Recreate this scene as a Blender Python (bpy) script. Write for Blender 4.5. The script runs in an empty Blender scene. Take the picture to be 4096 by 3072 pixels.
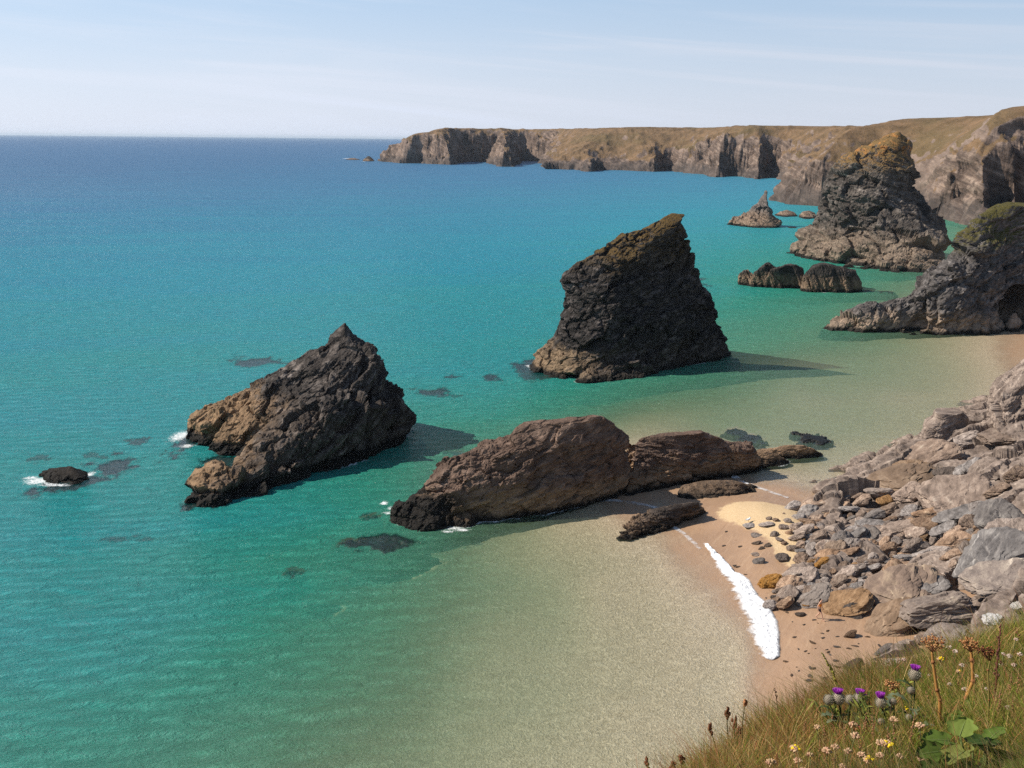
import bpy, math, random
import numpy as np
from mathutils import Vector, Matrix
random.seed(7)
scene = bpy.context.scene
COL = scene.collection
F32 = np.float32
# ------------------------------------------------------------------ camera
H = 36.0; FOC = 1000.0; CX, CY = 512.0, 384.0
PITCH = math.atan((384 - 139.3) / FOC); ROLL = math.radians(0.57)
fw = np.array([0, math.cos(PITCH), -math.sin(PITCH)])
up0 = np.array([0, math.sin(PITCH), math.cos(PITCH)])
rt0 = np.array([1.0, 0, 0])
rt = rt0 * math.cos(ROLL) + up0 * math.sin(ROLL)
up = -rt0 * math.sin(ROLL) + up0 * math.cos(ROLL)
EYE = np.array([0, 0, H])
def ray(px, py): return fw + rt * ((px - CX) / FOC) + up * ((CY - py) / FOC)
def G(px, py, z=0.0):
    d = ray(px, py); t = (z - H) / d[2]
    return EYE + d * t
def PY(px, py, Y):
    d = ray(px, py); return EYE + d * (Y / d[1])
cam = bpy.data.cameras.new('camera'); cam.sensor_width = 36; cam.lens = 36 * FOC / 1024.0
cam.clip_start = 0.2; cam.clip_end = 200000
camo = bpy.data.objects.new('camera', cam); COL.objects.link(camo)
M = Matrix.Identity(4)
for i in range(3):
    M[i][0] = rt[i]; M[i][1] = up[i]; M[i][2] = -fw[i]; M[i][3] = EYE[i]
camo.matrix_world = M
scene.camera = camo
# ------------------------------------------------------------------ numpy noise
def _h(ix, iy, iz, seed):
    h = (ix.astype(np.uint32) * np.uint32(374761393)) ^ (iy.astype(np.uint32) * np.uint32(668265263)) ^ (iz.astype(np.uint32) * np.uint32(2147483647 - 58)) ^ np.uint32((seed * 1274126177) & 0xffffffff)
    h = (h ^ (h >> np.uint32(15))) * np.uint32(2246822519)
    h = (h ^ (h >> np.uint32(13))) * np.uint32(3266489917)
    return h ^ (h >> np.uint32(16))
def hf(ix, iy, iz, seed): return (_h(ix, iy, iz, seed) & np.uint32(0xffffff)).astype(F32) / F32(16777216.0)
def vnoise(p, seed=0):
    p = np.asarray(p, F32); f = np.floor(p); i = f.astype(np.int32); t = p - f
    t = t * t * t * (t * (t * 6 - 15) + 10)
    x, y, z = i[:, 0], i[:, 1], i[:, 2]; tx, ty, tz = t[:, 0], t[:, 1], t[:, 2]
    def L(a, b, w): return a + (b - a) * w
    c = lambda a, b, d: hf(x + a, y + b, z + d, seed)
    r = L(L(L(c(0,0,0), c(1,0,0), tx), L(c(0,1,0), c(1,1,0), tx), ty),
          L(L(c(0,0,1), c(1,0,1), tx), L(c(0,1,1), c(1,1,1), tx), ty), tz)
    return r * 2 - 1
ROT = np.array([[0.0, 0.8, 0.6], [-0.8, 0.36, -0.48], [-0.6, -0.48, 0.64]], F32)
def fbm(p, oct=4, seed=0, gain=0.5, ridged=False):
    p = np.asarray(p, F32); a = 1.0; s = 0; tot = 0
    for o in range(oct):
        n = vnoise(p, seed + o * 17)
        if ridged: n = 1 - 2 * np.abs(n)
        s = s + a * n; tot += a; a *= gain; p = (p @ ROT.T) * 2.03
    return s / tot
def worley(p, seed=0):
    """F1, F2, random tilt height and cell value"""
    p = np.asarray(p, F32); f = np.floor(p).astype(np.int32)
    n = len(p); F1 = np.full(n, 9, F32); F2 = np.full(n, 9, F32); V = np.zeros(n, F32); T = np.zeros(n, F32)
    for dx in (-1, 0, 1):
        for dy in (-1, 0, 1):
            for dz in (-1, 0, 1):
                cx, cy, cz = f[:, 0] + dx, f[:, 1] + dy, f[:, 2] + dz
                h = _h(cx, cy, cz, seed)
                ox = (h & np.uint32(1023)).astype(F32) / 1023; oy = ((h >> np.uint32(10)) & np.uint32(1023)).astype(F32) / 1023
                oz = ((h >> np.uint32(20)) & np.uint32(1023)).astype(F32) / 1023
                ax = p[:, 0] - cx - ox; ay = p[:, 1] - cy - oy; az = p[:, 2] - cz - oz
                d = ax * ax + ay * ay + az * az
                g = _h(cz, cx, cy, seed + 5)
                v = (g & np.uint32(1023)).astype(F32) / 512 - 1
                t = ax * ((g >> np.uint32(10) & np.uint32(255)).astype(F32) / 128 - 1) + ay * ((g >> np.uint32(18) & np.uint32(255)).astype(F32) / 128 - 1) + az * ((g >> np.uint32(24) & np.uint32(255)).astype(F32) / 128 - 1)
                m = d < F1
                F2 = np.where(m, F1, np.minimum(F2, d)); V = np.where(m, v, V); T = np.where(m, t, T); F1 = np.where(m, d, F1)
    return np.sqrt(F1), np.sqrt(F2), V, T
def sstep(a, b, x):
    t = np.clip((x - a) / (b - a), 0, 1); return t * t * (3 - 2 * t)
class TPS:
    def __init__(s, P, v, reg=1e-6):
        P = np.asarray(P, float); s.P = P; n = len(P)
        K = s.k(P, P) + np.eye(n) * reg; A = np.zeros((n + 3, n + 3)); A[:n, :n] = K
        A[:n, n] = 1; A[:n, n+1:] = P; A[n, :n] = 1; A[n+1:, :n] = P.T
        s.w = np.linalg.solve(A, np.concatenate([np.asarray(v, float), [0, 0, 0]]))
    @staticmethod
    def k(a, b):
        d2 = ((a[:, None, :] - b[None]) ** 2).sum(-1); return 0.5 * d2 * np.log(d2 + 1e-12)
    def __call__(s, Q):
        Q = np.asarray(Q, float); out = np.empty(len(Q)); n = len(s.P)
        for i in range(0, len(Q), 40000):
            q = Q[i:i+40000]; out[i:i+40000] = s.k(q, s.P) @ s.w[:n] + s.w[n] + q @ s.w[n+1:]
        return out
# ------------------------------------------------------------------ mesh helpers
def mesh_np(name, V, Fq, smooth=True):
    me = bpy.data.meshes.new(name); V = np.ascontiguousarray(V, F32); Fq = np.ascontiguousarray(Fq, np.int32)
    k = Fq.shape[1]
    me.vertices.add(len(V)); me.vertices.foreach_set('co', V.ravel())
    me.loops.add(Fq.size); me.loops.foreach_set('vertex_index', Fq.ravel())
    me.polygons.add(len(Fq)); me.polygons.foreach_set('loop_start', np.arange(0, Fq.size, k, dtype=np.int32))
    try: me.polygons.foreach_set('loop_total', np.full(len(Fq), k, np.int32))
    except Exception: pass
    me.polygons.foreach_set('use_smooth', np.full(len(Fq), smooth, bool))
    me.update(calc_edges=True); me.validate(); return me
def attr(me, name, vals):
    a = me.attributes.new(name, 'FLOAT', 'POINT'); a.data.foreach_set('value', np.ascontiguousarray(vals, F32))
def attr_col(me, name, cols):
    a = me.attributes.new(name, 'FLOAT_COLOR', 'POINT')
    c = np.ones((len(cols), 4), F32); c[:, :3] = cols; a.data.foreach_set('color', c.ravel())
def link(name, me, mat=None, parent=None, loc=None):
    o = bpy.data.objects.new(name, me); COL.objects.link(o)
    if mat is not None and len(me.materials) == 0: me.materials.append(mat)
    if parent is not None: o.parent = parent
    if loc is not None: o.location = loc
    return o
def tag(o, label=None, cat=None, group=None, kind=None):
    if label: o['label'] = label
    if cat: o['category'] = cat
    if group: o['group'] = group
    if kind: o['kind'] = kind
    return o
def empty(name, loc, label, cat, group=None):
    o = bpy.data.objects.new(name, None); COL.objects.link(o); o.location = loc; o.empty_display_size = .2
    return tag(o, label, cat, group)
def grid_faces(nr, nc, wrap=False):
    i = np.arange(nr - 1)[:, None]; j = np.arange(nc if wrap else nc - 1)[None]
    j2 = (j + 1) % nc
    return np.stack([i*nc + j, i*nc + j2, (i+1)*nc + j2, (i+1)*nc + j], -1).reshape(-1, 4)
def vnormals(V, Fa):
    n = np.zeros_like(V, dtype=np.float64)
    if Fa.shape[1] == 4: e = np.cross(V[Fa[:, 2]] - V[Fa[:, 0]], V[Fa[:, 3]] - V[Fa[:, 1]])
    else: e = np.cross(V[Fa[:, 1]] - V[Fa[:, 0]], V[Fa[:, 2]] - V[Fa[:, 0]])
    for k in range(Fa.shape[1]):
        for a in range(3): n[:, a] += np.bincount(Fa[:, k], e[:, a], len(V))
    return n / (np.linalg.norm(n, axis=1, keepdims=True) + 1e-12)
# ------------------------------------------------------------------ node helper
class NT:
    def __init__(s, name):
        s.mat = bpy.data.materials.new(name); s.mat.use_nodes = True; s.t = s.mat.node_tree; s.t.nodes.clear()
        s.out = s.t.nodes.new('ShaderNodeOutputMaterial')
    def n(s, ty, **kw):
        nd = s.t.nodes.new('ShaderNode' + ty); ins = kw.pop('i', {})
        for k, v in kw.items(): setattr(nd, k, v)
        for k, v in ins.items():
            if isinstance(v, bpy.types.NodeSocket): s.t.links.new(v, nd.inputs[k])
            else: nd.inputs[k].default_value = v
        return nd
    def math(s, op, a, b=0.0, c=None, clamp=False):
        nd = s.n('Math', operation=op, use_clamp=clamp, i={0: a, 1: b})
        if c is not None:
            if isinstance(c, bpy.types.NodeSocket): s.t.links.new(c, nd.inputs[2])
            else: nd.inputs[2].default_value = c
        return nd.outputs[0]
    def mapr(s, v, a, b, c=0.0, d=1.0, smooth=True):
        return s.n('MapRange', interpolation_type='SMOOTHSTEP' if smooth else 'LINEAR', i={'Value': v, 'From Min': a, 'From Max': b, 'To Min': c, 'To Max': d}).outputs[0]
    def mix(s, f, a, b, mode='MIX'):
        nd = s.n('Mix', data_type='RGBA', blend_type=mode)
        for k, v in ((0, f), (6, a), (7, b)):
            if isinstance(v, bpy.types.NodeSocket): s.t.links.new(v, nd.inputs[k])
            elif k == 0: nd.inputs[k].default_value = v
            else: nd.inputs[k].default_value = (*v, 1) if len(v) == 3 else v
        return nd.outputs[2]
    def ramp(s, v, stops, interp='LINEAR'):
        nd = s.n('ValToRGB', i={'Fac': v}); cr = nd.color_ramp; cr.interpolation = interp
        while len(cr.elements) < len(stops): cr.elements.new(0.5)
        for e, (p, c) in zip(cr.elements, stops): e.position = p; e.color = (*c, 1)
        return nd.outputs[0]
    def pos(s): return s.n('NewGeometry').outputs['Position']
    def mapping(s, v, rot=(0, 0, 0), sc=(1, 1, 1), loc=(0, 0, 0)):
        return s.n('Mapping', vector_type='TEXTURE', i={'Vector': v, 'Rotation': rot, 'Scale': tuple(1.0 / a for a in sc), 'Location': loc}).outputs[0]
    def noise(s, v, sc, det=4.0, rough=0.55, dist=0.0, lac=2.0):
        return s.n('TexNoise', i={'Vector': v, 'Scale': sc, 'Detail': det, 'Roughness': rough, 'Distortion': dist, 'Lacunarity': lac}).outputs[0]
    def bump(s, h, st, dist, nrm=None):
        i = {'Height': h, 'Strength': st, 'Distance': dist}
        if nrm is not None: i['Normal'] = nrm
        return s.n('Bump', i=i).outputs[0]
    def bsdf(s, col, rough=0.8, nrm=None, spec=0.3):
        i = {'Base Color': col if isinstance(col, bpy.types.NodeSocket) else (*col, 1), 'Roughness': rough, 'Specular IOR Level': spec}
        if nrm is not None: i['Normal'] = nrm
        return s.n('BsdfPrincipled', i=i).outputs[0]
    def done(s, sh): s.t.links.new(sh, s.out.inputs['Surface']); return s.mat
def simple_mat(name, col, rough=0.8, var=0.25, sc=8.0, spec=0.2):
    m = NT(name); p = m.n('TexCoord').outputs['Object']; n = m.noise(p, sc, 5)
    c2 = tuple(max(0, c * (1 - var)) for c in col); c3 = tuple(min(1, c * (1 + var)) for c in col)
    return m.done(m.bsdf(m.ramp(n, [(0.3, c2), (0.7, c3)]), rough, m.bump(n, .3, .01), spec))
# ------------------------------------------------------------------ light and sky
SUN_EL = math.radians(41); SUN_AZ = np.array([-math.cos(math.radians(8)), math.sin(math.radians(8))])   # where the sun stands (x, y)
sd = np.array([SUN_AZ[0] * math.cos(SUN_EL), SUN_AZ[1] * math.cos(SUN_EL), math.sin(SUN_EL)])
sl = bpy.data.lights.new('sun', 'SUN'); sl.energy = 5.0; sl.angle = math.radians(0.53); sl.color = (1.0, 0.92, 0.81)
so = bpy.data.objects.new('sun', sl); COL.objects.link(so)
so.rotation_euler = Vector(sd).to_track_quat('Z', 'Y').to_euler(); so.location = (-40, 0, 90)
w = bpy.data.worlds.new('World'); scene.world = w; w.use_nodes = True
nt = w.node_tree; nt.nodes.clear()
W = NT.__new__(NT); W.t = nt; W.out = nt.nodes.new('ShaderNodeOutputWorld')
sky = W.n('TexSky', sky_type='NISHITA', sun_disc=False, sun_elevation=SUN_EL, sun_rotation=math.atan2(SUN_AZ[0], SUN_AZ[1]) % (2*math.pi), altitude=30.0, air_density=1.0, dust_density=0.6, ozone_density=2.0)
gen = W.n('TexCoord').outputs['Generated']
sep = W.n('SeparateXYZ', i={0: gen})
wn = W.noise(W.mapping(gen, rot=(0, math.radians(4), 0), sc=(1.2, 1.2, 26)), 1.6, 6, .6, .6)
wn2 = W.noise(W.mapping(gen, sc=(1.5, 1.5, 4)), 1.1, 3, .5)
cl = W.math('MULTIPLY', W.mapr(wn, .42, .75, 0, .6), W.mapr(wn2, .35, .65, .15, 1.0))
hz = W.math('MULTIPLY', W.mapr(sep.outputs[2], -.02, .17, 0.9, 0.62), W.mapr(sep.outputs[2], .17, .55, 1.0, .08))
cl = W.math('MULTIPLY', cl, W.mapr(sep.outputs[2], .2, .6, 1.0, .3))
fac = W.math('MAXIMUM', cl, hz)
fac = W.math('ADD', fac, W.math('MULTIPLY', cl, .25), clamp=True)
side = W.mapr(sep.outputs[0], -.55, .5, 1.08, 0.92)
veil = W.mix(W.mapr(W.math('ADD', sep.outputs[2], W.math('MULTIPLY', cl, -.12)), .0, .2), (8.0, 8.7, 10.2), (5.6, 8.0, 11.2))
veil = W.n('VectorMath', operation='SCALE', i={0: veil, 'Scale': side}).outputs[0]
skc = W.mix(fac, sky.outputs[0], veil)
bg = W.n('Background', i={'Color': skc, 'Strength': 0.074})
nt.links.new(bg.outputs[0], W.out.inputs['Surface'])
scene.view_settings.view_transform = 'Standard'; scene.view_settings.look = 'None'
scene.view_settings.exposure = 0.32; scene.view_settings.gamma = 1.0; scene.view_settings.use_curve_mapping = False
try:
    scene.cycles.use_denoising = False; scene.cycles.sample_clamp_direct = 2.2; scene.cycles.max_bounces = 6; scene.cycles.transparent_max_bounces = 12
    scene.cycles.caustics_reflective = False; scene.cycles.caustics_refractive = False
    scene.cycles.sample_clamp_indirect = 4.0
except Exception: pass
# ------------------------------------------------------------------ bed height (sea bed + beach): control points px, py, z
BED = [(0,768,-4.2),(200,768,-2.6),(370,768,-1.2),(560,768,-.45),(700,768,-.22),(760,750,-.12),(790,740,.05),(850,740,.5),
 (776,655,.02),(762,622,.02),(742,592,.02),(722,568,.02),(702,548,.02),(686,535,.02),(768,690,.01),(775,720,.01),
 (640,560,-.22),(600,532,-.25),(560,525,-.4),(520,545,-.9),(470,560,-1.4),(400,565,-2.3),(300,560,-3.8),(500,650,-.85),(600,650,-.45),(700,650,-.2),(740,640,-.1),
 (400,700,-1.5),(250,700,-2.9),(100,650,-5.0),(660,600,-.25),(600,600,-.42),(560,600,-.75),
 (450,470,-2.2),(400,510,-3.0),(600,400,-2.5),(700,400,-1.5),(800,400,-.9),(900,400,-.6),(975,375,-.3),(1000,350,-.05),(900,350,-1.0),
 (800,335,-2.0),(700,335,-3.2),(500,420,-3.6),(900,295,-1.5),(800,300,-3.0),(950,245,-2.0),(985,238,-1.2),(600,300,-6.5),(400,300,-8),(200,300,-9),
 (0,400,-7.0),(0,300,-10),(500,220,-14),(700,220,-9),(300,200,-20),(0,180,-30),(600,180,-20),(500,152,-30),(0,145,-42),(300,145,-42),(760,200,-11),(850,210,-6),
 (780,470,-.25),(790,480,-.08),(730,478,-.02),(760,489,.0),(800,496,.0),(815,499,.0),(860,462,-.3),(840,480,-.1),(900,440,-.4),(950,405,-.5),
 (690,503,.1),(660,505,-.05),(645,497,.02),(715,503,.25),(735,510,.8),(760,505,1.0),(790,512,1.1),(800,525,1.2),(772,540,.9),(740,540,.4),(750,565,.35),
 (790,575,.5),(765,600,.2),(800,605,.45),(800,640,.32),(850,645,.5),(900,655,.8),(820,690,.4),(785,670,.12),(870,700,.7),(850,540,1.1),(900,540,1.3),(950,560,1.5),(1020,560,2),(1020,660,2)]
def lr(x, y):
    r = np.sqrt(x*x + y*y) + 1e-6
    return np.stack([np.arctan2(x, y) * 3.0, np.log(r)], -1)
_bp = np.array([G(a, b, max(c, 0.0)) for a, b, c in BED])
_bv = np.array([c for *_, c in BED]); 
_bed = TPS(lr(_bp[:, 0], _bp[:, 1]), np.sign(_bv) * np.sqrt(np.abs(_bv)), 1e-4)
def bed_z(x, y):
    x = np.ravel(x); y = np.ravel(y); s = _bed(lr(x, y)); z = np.clip(np.sign(s) * s * s, -45, 2.2)
    p = np.stack([x * .12, y * .12, np.zeros_like(x)], -1)
    return z + (fbm(p, 3, 3) * .16) * np.clip(-z, 0.0, 1.0) + fbm(p * 2.2, 3, 5) * .05 * np.clip(z * 2, 0, 1)
# dark submerged reefs: px, py, rx(px), ry(px), top z
REEF = [(258,363,36,5.5,-.45),(436,392,26,5,-.4),(489,377,16,5,-.4),(452,377,10,2,-.5),(527,366,18,8,-.35),(137,441,14,6,-.5),(112,466,26,13,-.35),(60,484,34,11,-.35),(126,540,24,6,-.6),
 (295,571,13,6.5,-.55),(190,440,16,16,-.3),(225,463,34,10,-.35),(205,502,22,8,-.3),(384,541,36,9,-.3),(818,439,15,6,-.12),(800,434,10,3,-.12),(756,438,20,5,-.3),(738,432,22,4,-.35),
 (697,279,13,2,-.5),(705,285,9,1.5,-.5),(40,459,14,4,-.6),(92,456,20,4,-.6),(372,516,10,4,-.5),(886,292,10,1.6,-.3),(868,290,7,1.2,-.3),(806,440,10,4,-.2),(540,375,30,8,-.5),(455,453,16,4,-.6)]
reefs = []
for px, py, rx, ry, top in REEF:
    c = G(px, py); X = G(px + rx, py) - c; Yv = G(px, py - ry) - G(px, py + ry)
    reefs.append((c[0], c[1], np.linalg.norm(X[:2]), np.linalg.norm(Yv[:2]) / 2, math.atan2(X[1], X[0]), top))
def reef_z(x, y, rf):
    cx, cy, a, b, th, top = rf
    dx, dy = x - cx, y - cy; b = max(b, a * .3)
    fq = 1.5 / max(a, 1.5); q = np.stack([x * fq, y * fq, np.full_like(x, cx * .37)], -1)
    n = fbm(q, 5, 21, .62) ; n2 = fbm(q * 4, 3, 9)
    rho = np.sqrt((dx / a) ** 2 + (dy / b) ** 2)
    return top + .22 - 3.6 * np.clip(rho * .82 + n * .95 - .5, 0, 3) ** 1.2 - (.25 if top < -.2 else -.3) * np.abs(n2), rho
# ------------------------------------------------------------------ sea
def sea_grid():
    dep = np.concatenate([np.linspace(math.radians(50), math.radians(6), 560), np.geomspace(math.radians(5.95), math.radians(.035), 170)])
    r = H / np.tan(dep); az = np.radians(np.linspace(-44, 44, 900))
    R, A = np.meshgrid(r, az, indexing='ij')
    return R * np.sin(A), R * np.cos(A), len(r), len(az)
X, Y, nr, nc = sea_grid()
xs, ys = X.ravel(), Y.ravel()
bz = bed_z(xs, ys); depth = -bz; bdep = depth.copy()
for rf in reefs:
    m = (np.abs(xs - rf[0]) < 2.4 * max(rf[2], rf[3])) & (np.abs(ys - rf[1]) < 2.4 * max(rf[2], rf[3]))
    if m.any():
        z, _ = reef_z(xs[m], ys[m], rf); dm_ = depth[m]; e_ = np.minimum(dm_, np.maximum(-z, .03)); depth[m] = e_ + (dm_ - e_) * sstep(.3, 1.05, -z)
# foam round the rocks: px, py, rx, ry
FOAM = [(180,436,16,9),(38,481,26,6),(30,478,12,3),(55,485,30,2.5),(90,474,9,4),(193,434,9,7),(187,446,12,3),(224,452,12,2),(236,497,10,1),(384,503,7,3.5),(391,508,6,3),(388,513,9,2),(398,520,8,2),(420,523,14,2),(406,525,18,2),(462,530,14,2.5),(448,532,12,1.5),(529,366,7,2),(590,381,10,1.5),(828,329,5,2),(366,161,4,1),(346,158.6,6,.8)]
foam = np.zeros(len(xs), F32)
for px, py, rx, ry in FOAM:
    c = G(px, py); X1 = G(px + rx, py) - c; Y1 = G(px, py - ry) - c
    a = np.linalg.norm(X1[:2]); b = max(np.linalg.norm(Y1[:2]), .4)
    m = (np.abs(xs - c[0]) < 3 * max(a, b)) & (np.abs(ys - c[1]) < 3 * max(a, b))
    rho = np.sqrt(((xs[m] - c[0]) / a) ** 2 + ((ys[m] - c[1]) / b) ** 2)
    foam[m] = np.maximum(foam[m], np.clip(1.25 - rho, 0, 1))
# thin swash lines along the water's edge on the sand
def poly_px(pts, z=0.0): return np.array([G(a, b, z)[:2] for a, b in pts])
def seg_dist(x, y, P):
    d = np.full(len(x), 1e9); t0 = np.zeros(len(x))
    acc = 0
    for a, b in zip(P[:-1], P[1:]):
        e = b - a; L = np.hypot(*e); t = np.clip(((x - a[0]) * e[0] + (y - a[1]) * e[1]) / (L * L), 0, 1)
        dd = np.hypot(x - a[0] - t * e[0], y - a[1] - t * e[1]); m = dd < d
        d[m] = dd[m]; t0[m] = acc + t[m] * L; acc += L
    return d, t0
SW = [[(567,499),(590,500),(615,500),(640,503),(656,508),(664,513)], [(676,528),(690,537),(702,546)], [(748,485),(765,490),(783,496)]]
near = (ys < 200) & (xs > 0)
for pl, wd in zip(SW, (.6, .5, .7)):
    d, t = seg_dist(xs[near], ys[near], poly_px(pl)); foam[near] = np.maximum(foam[near], np.clip(1.1 - d / wd, 0, 1) * 1.0)
sea_me = mesh_np('sea', np.stack([xs, ys, np.zeros_like(xs)], -1), grid_faces(nr, nc)[::1])
attr(sea_me, 'depth', np.clip(depth, -2, 60)); attr(sea_me, 'foam', foam); attr(sea_me, 'column', np.clip(bdep, -2, 60))
def water_mat():
    m = NT('sea_water'); p = m.pos()
    dep = m.n('Attribute', attribute_name='depth').outputs['Fac']; fo = m.n('Attribute', attribute_name='foam').outputs['Fac']
    dn = m.noise(m.mapping(p, rot=(0, 0, .2), sc=(.012, .05, 1)), 1.0, 4, .55)
    dn = m.math('MULTIPLY_ADD', dn, .7, .65)
    d2 = m.math('MULTIPLY', dep, dn); d3 = m.math('MULTIPLY', m.n('Attribute', attribute_name='column').outputs['Fac'], dn)
    # body colour of the water column: sandy green, green, turquoise, blue (sqrt of depth / 45)
    u = m.math('SQRT', m.math('DIVIDE', m.math('MAXIMUM', d3, 0.0), 45.0))
    body = m.ramp(u, [(0.0, (.15, .15, .09)), (.14, (.15, .24, .145)), (.22, (.085, .300, .190)), (.29, (.034, .285, .208)), (.36, (.020, .268, .268)), (.48, (.014, .230, .310)), (.70, (.018, .145, .268)), (.85, (.018, .105, .225)), (1.0, (.012, .085, .205))])
    op = m.math('SUBTRACT', 1.0, m.math('EXPONENT', m.math('MULTIPLY', m.math('MAXIMUM', d2, 0), -.47)))
    # ripples
    q1 = m.mapping(p, rot=(0, 0, math.radians(8)), sc=(.42, 1.0, 1))
    w1 = m.noise(q1, .8, 7, .72, .5)
    q2 = m.mapping(p, rot=(0, 0, math.radians(-14)), sc=(.08, .26, 1))
    w2 = m.noise(q2, .8, 4, .55, .3)
    hgt = m.math('ADD', m.math('MULTIPLY', w1, 1.05), m.math('MULTIPLY', w2, 1.3))
    cd = m.math('DIVIDE', 1.0, m.math('MULTIPLY_ADD', m.mapr(dep, .0, 1.5, 1.0, 0.0), 2.2, 1.0))
    nrm = m.n('Bump', i={'Height': hgt, 'Strength': cd, 'Distance': .95}).outputs[0]
    dif = m.n('BsdfDiffuse', i={'Color': body, 'Normal': nrm}).outputs[0]
    tcol = m.mix(op, (1, 1, 1), (.55, .84, .66))
    tra = m.n('BsdfTransparent', i={'Color': tcol}).outputs[0]
    vol = m.n('MixShader', i={0: op, 1: tra, 2: dif}).outputs[0]
    gl = m.n('BsdfGlossy', i={'Color': (1, 1, 1, 1), 'Roughness': m.mapr(m.n('SeparateXYZ', i={0: p}).outputs[1], 120, 700, .1, .38), 'Normal': nrm}).outputs[0]
    fr = m.n('Fresnel', i={'IOR': 1.333, 'Normal': nrm}).outputs[0]
    fr = m.math('MINIMUM', m.math('MULTIPLY', fr, .85), .20)
    fr = m.math('MULTIPLY', fr, m.mapr(dep, -.02, .05, 0.0, 1.0))
    surf = m.n('MixShader', i={0: fr, 1: vol, 2: gl}).outputs[0]
    fn = m.noise(p, 3.2, 9, .82, 1.2); fn2 = m.noise(m.mapping(p, sc=(1.5, 3, 1)), 1.2, 6, .65, 1.2)
    fm = m.math('ADD', m.math('MULTIPLY', fo, 1.0), m.math('MULTIPLY', m.math('SUBTRACT', fn, .5), 2.6))
    fm = m.math('MULTIPLY', m.mapr(fm, .62, 1.15), m.math('GREATER_THAN', fo, 0.01))
    wh = m.n('BsdfDiffuse', i={'Color': (.78, .80, .80, 1)}).outputs[0]
    surf = m.n('MixShader', i={0: fm, 1: surf, 2: wh}).outputs[0]
    dry = m.n('BsdfTransparent').outputs[0]
    surf = m.n('MixShader', i={0: m.mapr(dep, -.03, .0, 0.0, 1.0), 1: dry, 2: surf}).outputs[0]
    return m.done(surf)
tag(link('sea', sea_me, water_mat()), kind='structure')
# ------------------------------------------------------------------ beach and sea bed, one sheet
r = np.concatenate([np.linspace(8, 60, 60), np.concatenate([np.geomspace(60.3, 420, 620), np.geomspace(425, 6000, 60)])]); az = np.radians(np.linspace(-44, 44, 640))
R, A = np.meshgrid(r, az, indexing='ij'); bx, by = (R * np.sin(A)).ravel(), (R * np.cos(A)).ravel()
bzz = bed_z(bx, by)
me = mesh_np('beach', np.stack([bx, by, bzz], -1), grid_faces(len(r), len(az)))
dry_poly = [(716,508),(722,501),(740,497),(765,498),(790,503),(812,508),(830,520),(835,545),(815,560),(790,563),(778,556),(770,540),(752,528),(735,520),(722,514)]
dp = np.array([G(a, b, 1.0)[:2] for a, b in dry_poly])
def inside(x, y, P):
    c = np.zeros(len(x), bool); n = len(P); j = n - 1
    for i in range(n):
        xi, yi = P[i]; xj, yj = P[j]
        m = ((yi > y) != (yj > y)) & (x < (xj - xi) * (y - yi) / (yj - yi + 1e-12) + xi); c ^= m; j = i
    return c
dd, _ = seg_dist(bx, by, np.vstack([dp, dp[:1]])); sgn = np.where(inside(bx, by, dp), dd, -dd)
attr(me, 'dry', sgn)
def sand_mat():
    m = NT('sand'); p = m.pos(); z = m.n('SeparateXYZ', i={0: p}).outputs[2]
    dry = m.n('Attribute', attribute_name='dry').outputs['Fac']
    n0 = m.noise(p, .35, 5, .6); n1 = m.noise(p, 1.6, 6, .65); n2 = m.noise(p, 7.0, 4, .6)
    rip_caustic = m.noise(m.mapping(p, rot=(0, 0, .5), sc=(2.6, 1.7, 1)), 1.35, 4, .55, 2.2)
    wet = m.mix(m.mapr(n0, .3, .7), (.335, .215, .135), (.385, .245, .150))
    wet = m.mix(m.mapr(n1, .55, .72, 0, .55), wet, (.29, .18, .11))
    sk = m.noise(m.mapping(p, rot=(0, 0, 1.05), sc=(.25, 2.6, 1)), 1.0, 6, .65, .8)
    wet = m.mix(m.mapr(sk, .52, .68, 0, .6), wet, (.44, .30, .19))
    wet = m.mix(m.mapr(sk, .30, .42, .45, 0), wet, (.255, .15, .085))
    gr = m.noise(p, 16, 3, .7)
    wet = m.mix(m.mapr(gr, .62, .74, 0, .5), wet, (.17, .11, .07))
    under = m.mix(m.mapr(rip_caustic, .30, .74), (.42, .32, .21), (.80, .64, .45))  # sand ripple noise doubles as a caustic light net painted into the colour
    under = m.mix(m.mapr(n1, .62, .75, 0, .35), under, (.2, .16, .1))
    w = m.math('ADD', z, m.math('MULTIPLY', m.math('SUBTRACT', n0, .5), .12))
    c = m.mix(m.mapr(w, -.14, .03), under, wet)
    de = m.math('ADD', dry, m.math('MULTIPLY', m.math('SUBTRACT', n1, .5), 1.6))
    dcol = m.mix(m.mapr(n2, .35, .7), (.52, .37, .205), (.64, .48, .295))
    dcol = m.mix(m.mapr(n1, .6, .75, 0, .4), dcol, (.38, .25, .12))
    dm = m.mapr(de, -.25, .35)
    c = m.mix(dm, c, dcol)
    rough = m.math('ADD', .42, m.math('MULTIPLY', dm, .5))
    bm = m.bump(n2, .55, .05, m.bump(n1, .5, .10, m.bump(rip_caustic, m.mapr(z, -.1, .05, .75, .04), .18)))
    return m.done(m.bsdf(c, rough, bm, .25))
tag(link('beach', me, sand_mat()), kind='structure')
def kelp_mat():
    m = NT('kelp_reef'); p = m.pos(); n = m.noise(p, 1.4, 6, .6)
    return m.done(m.bsdf(m.ramp(n, [(.3, (.003, .004, .004)), (.7, (.012, .010, .008))]), .6, m.bump(n, .8, .2)))
KELP = kelp_mat()
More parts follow.
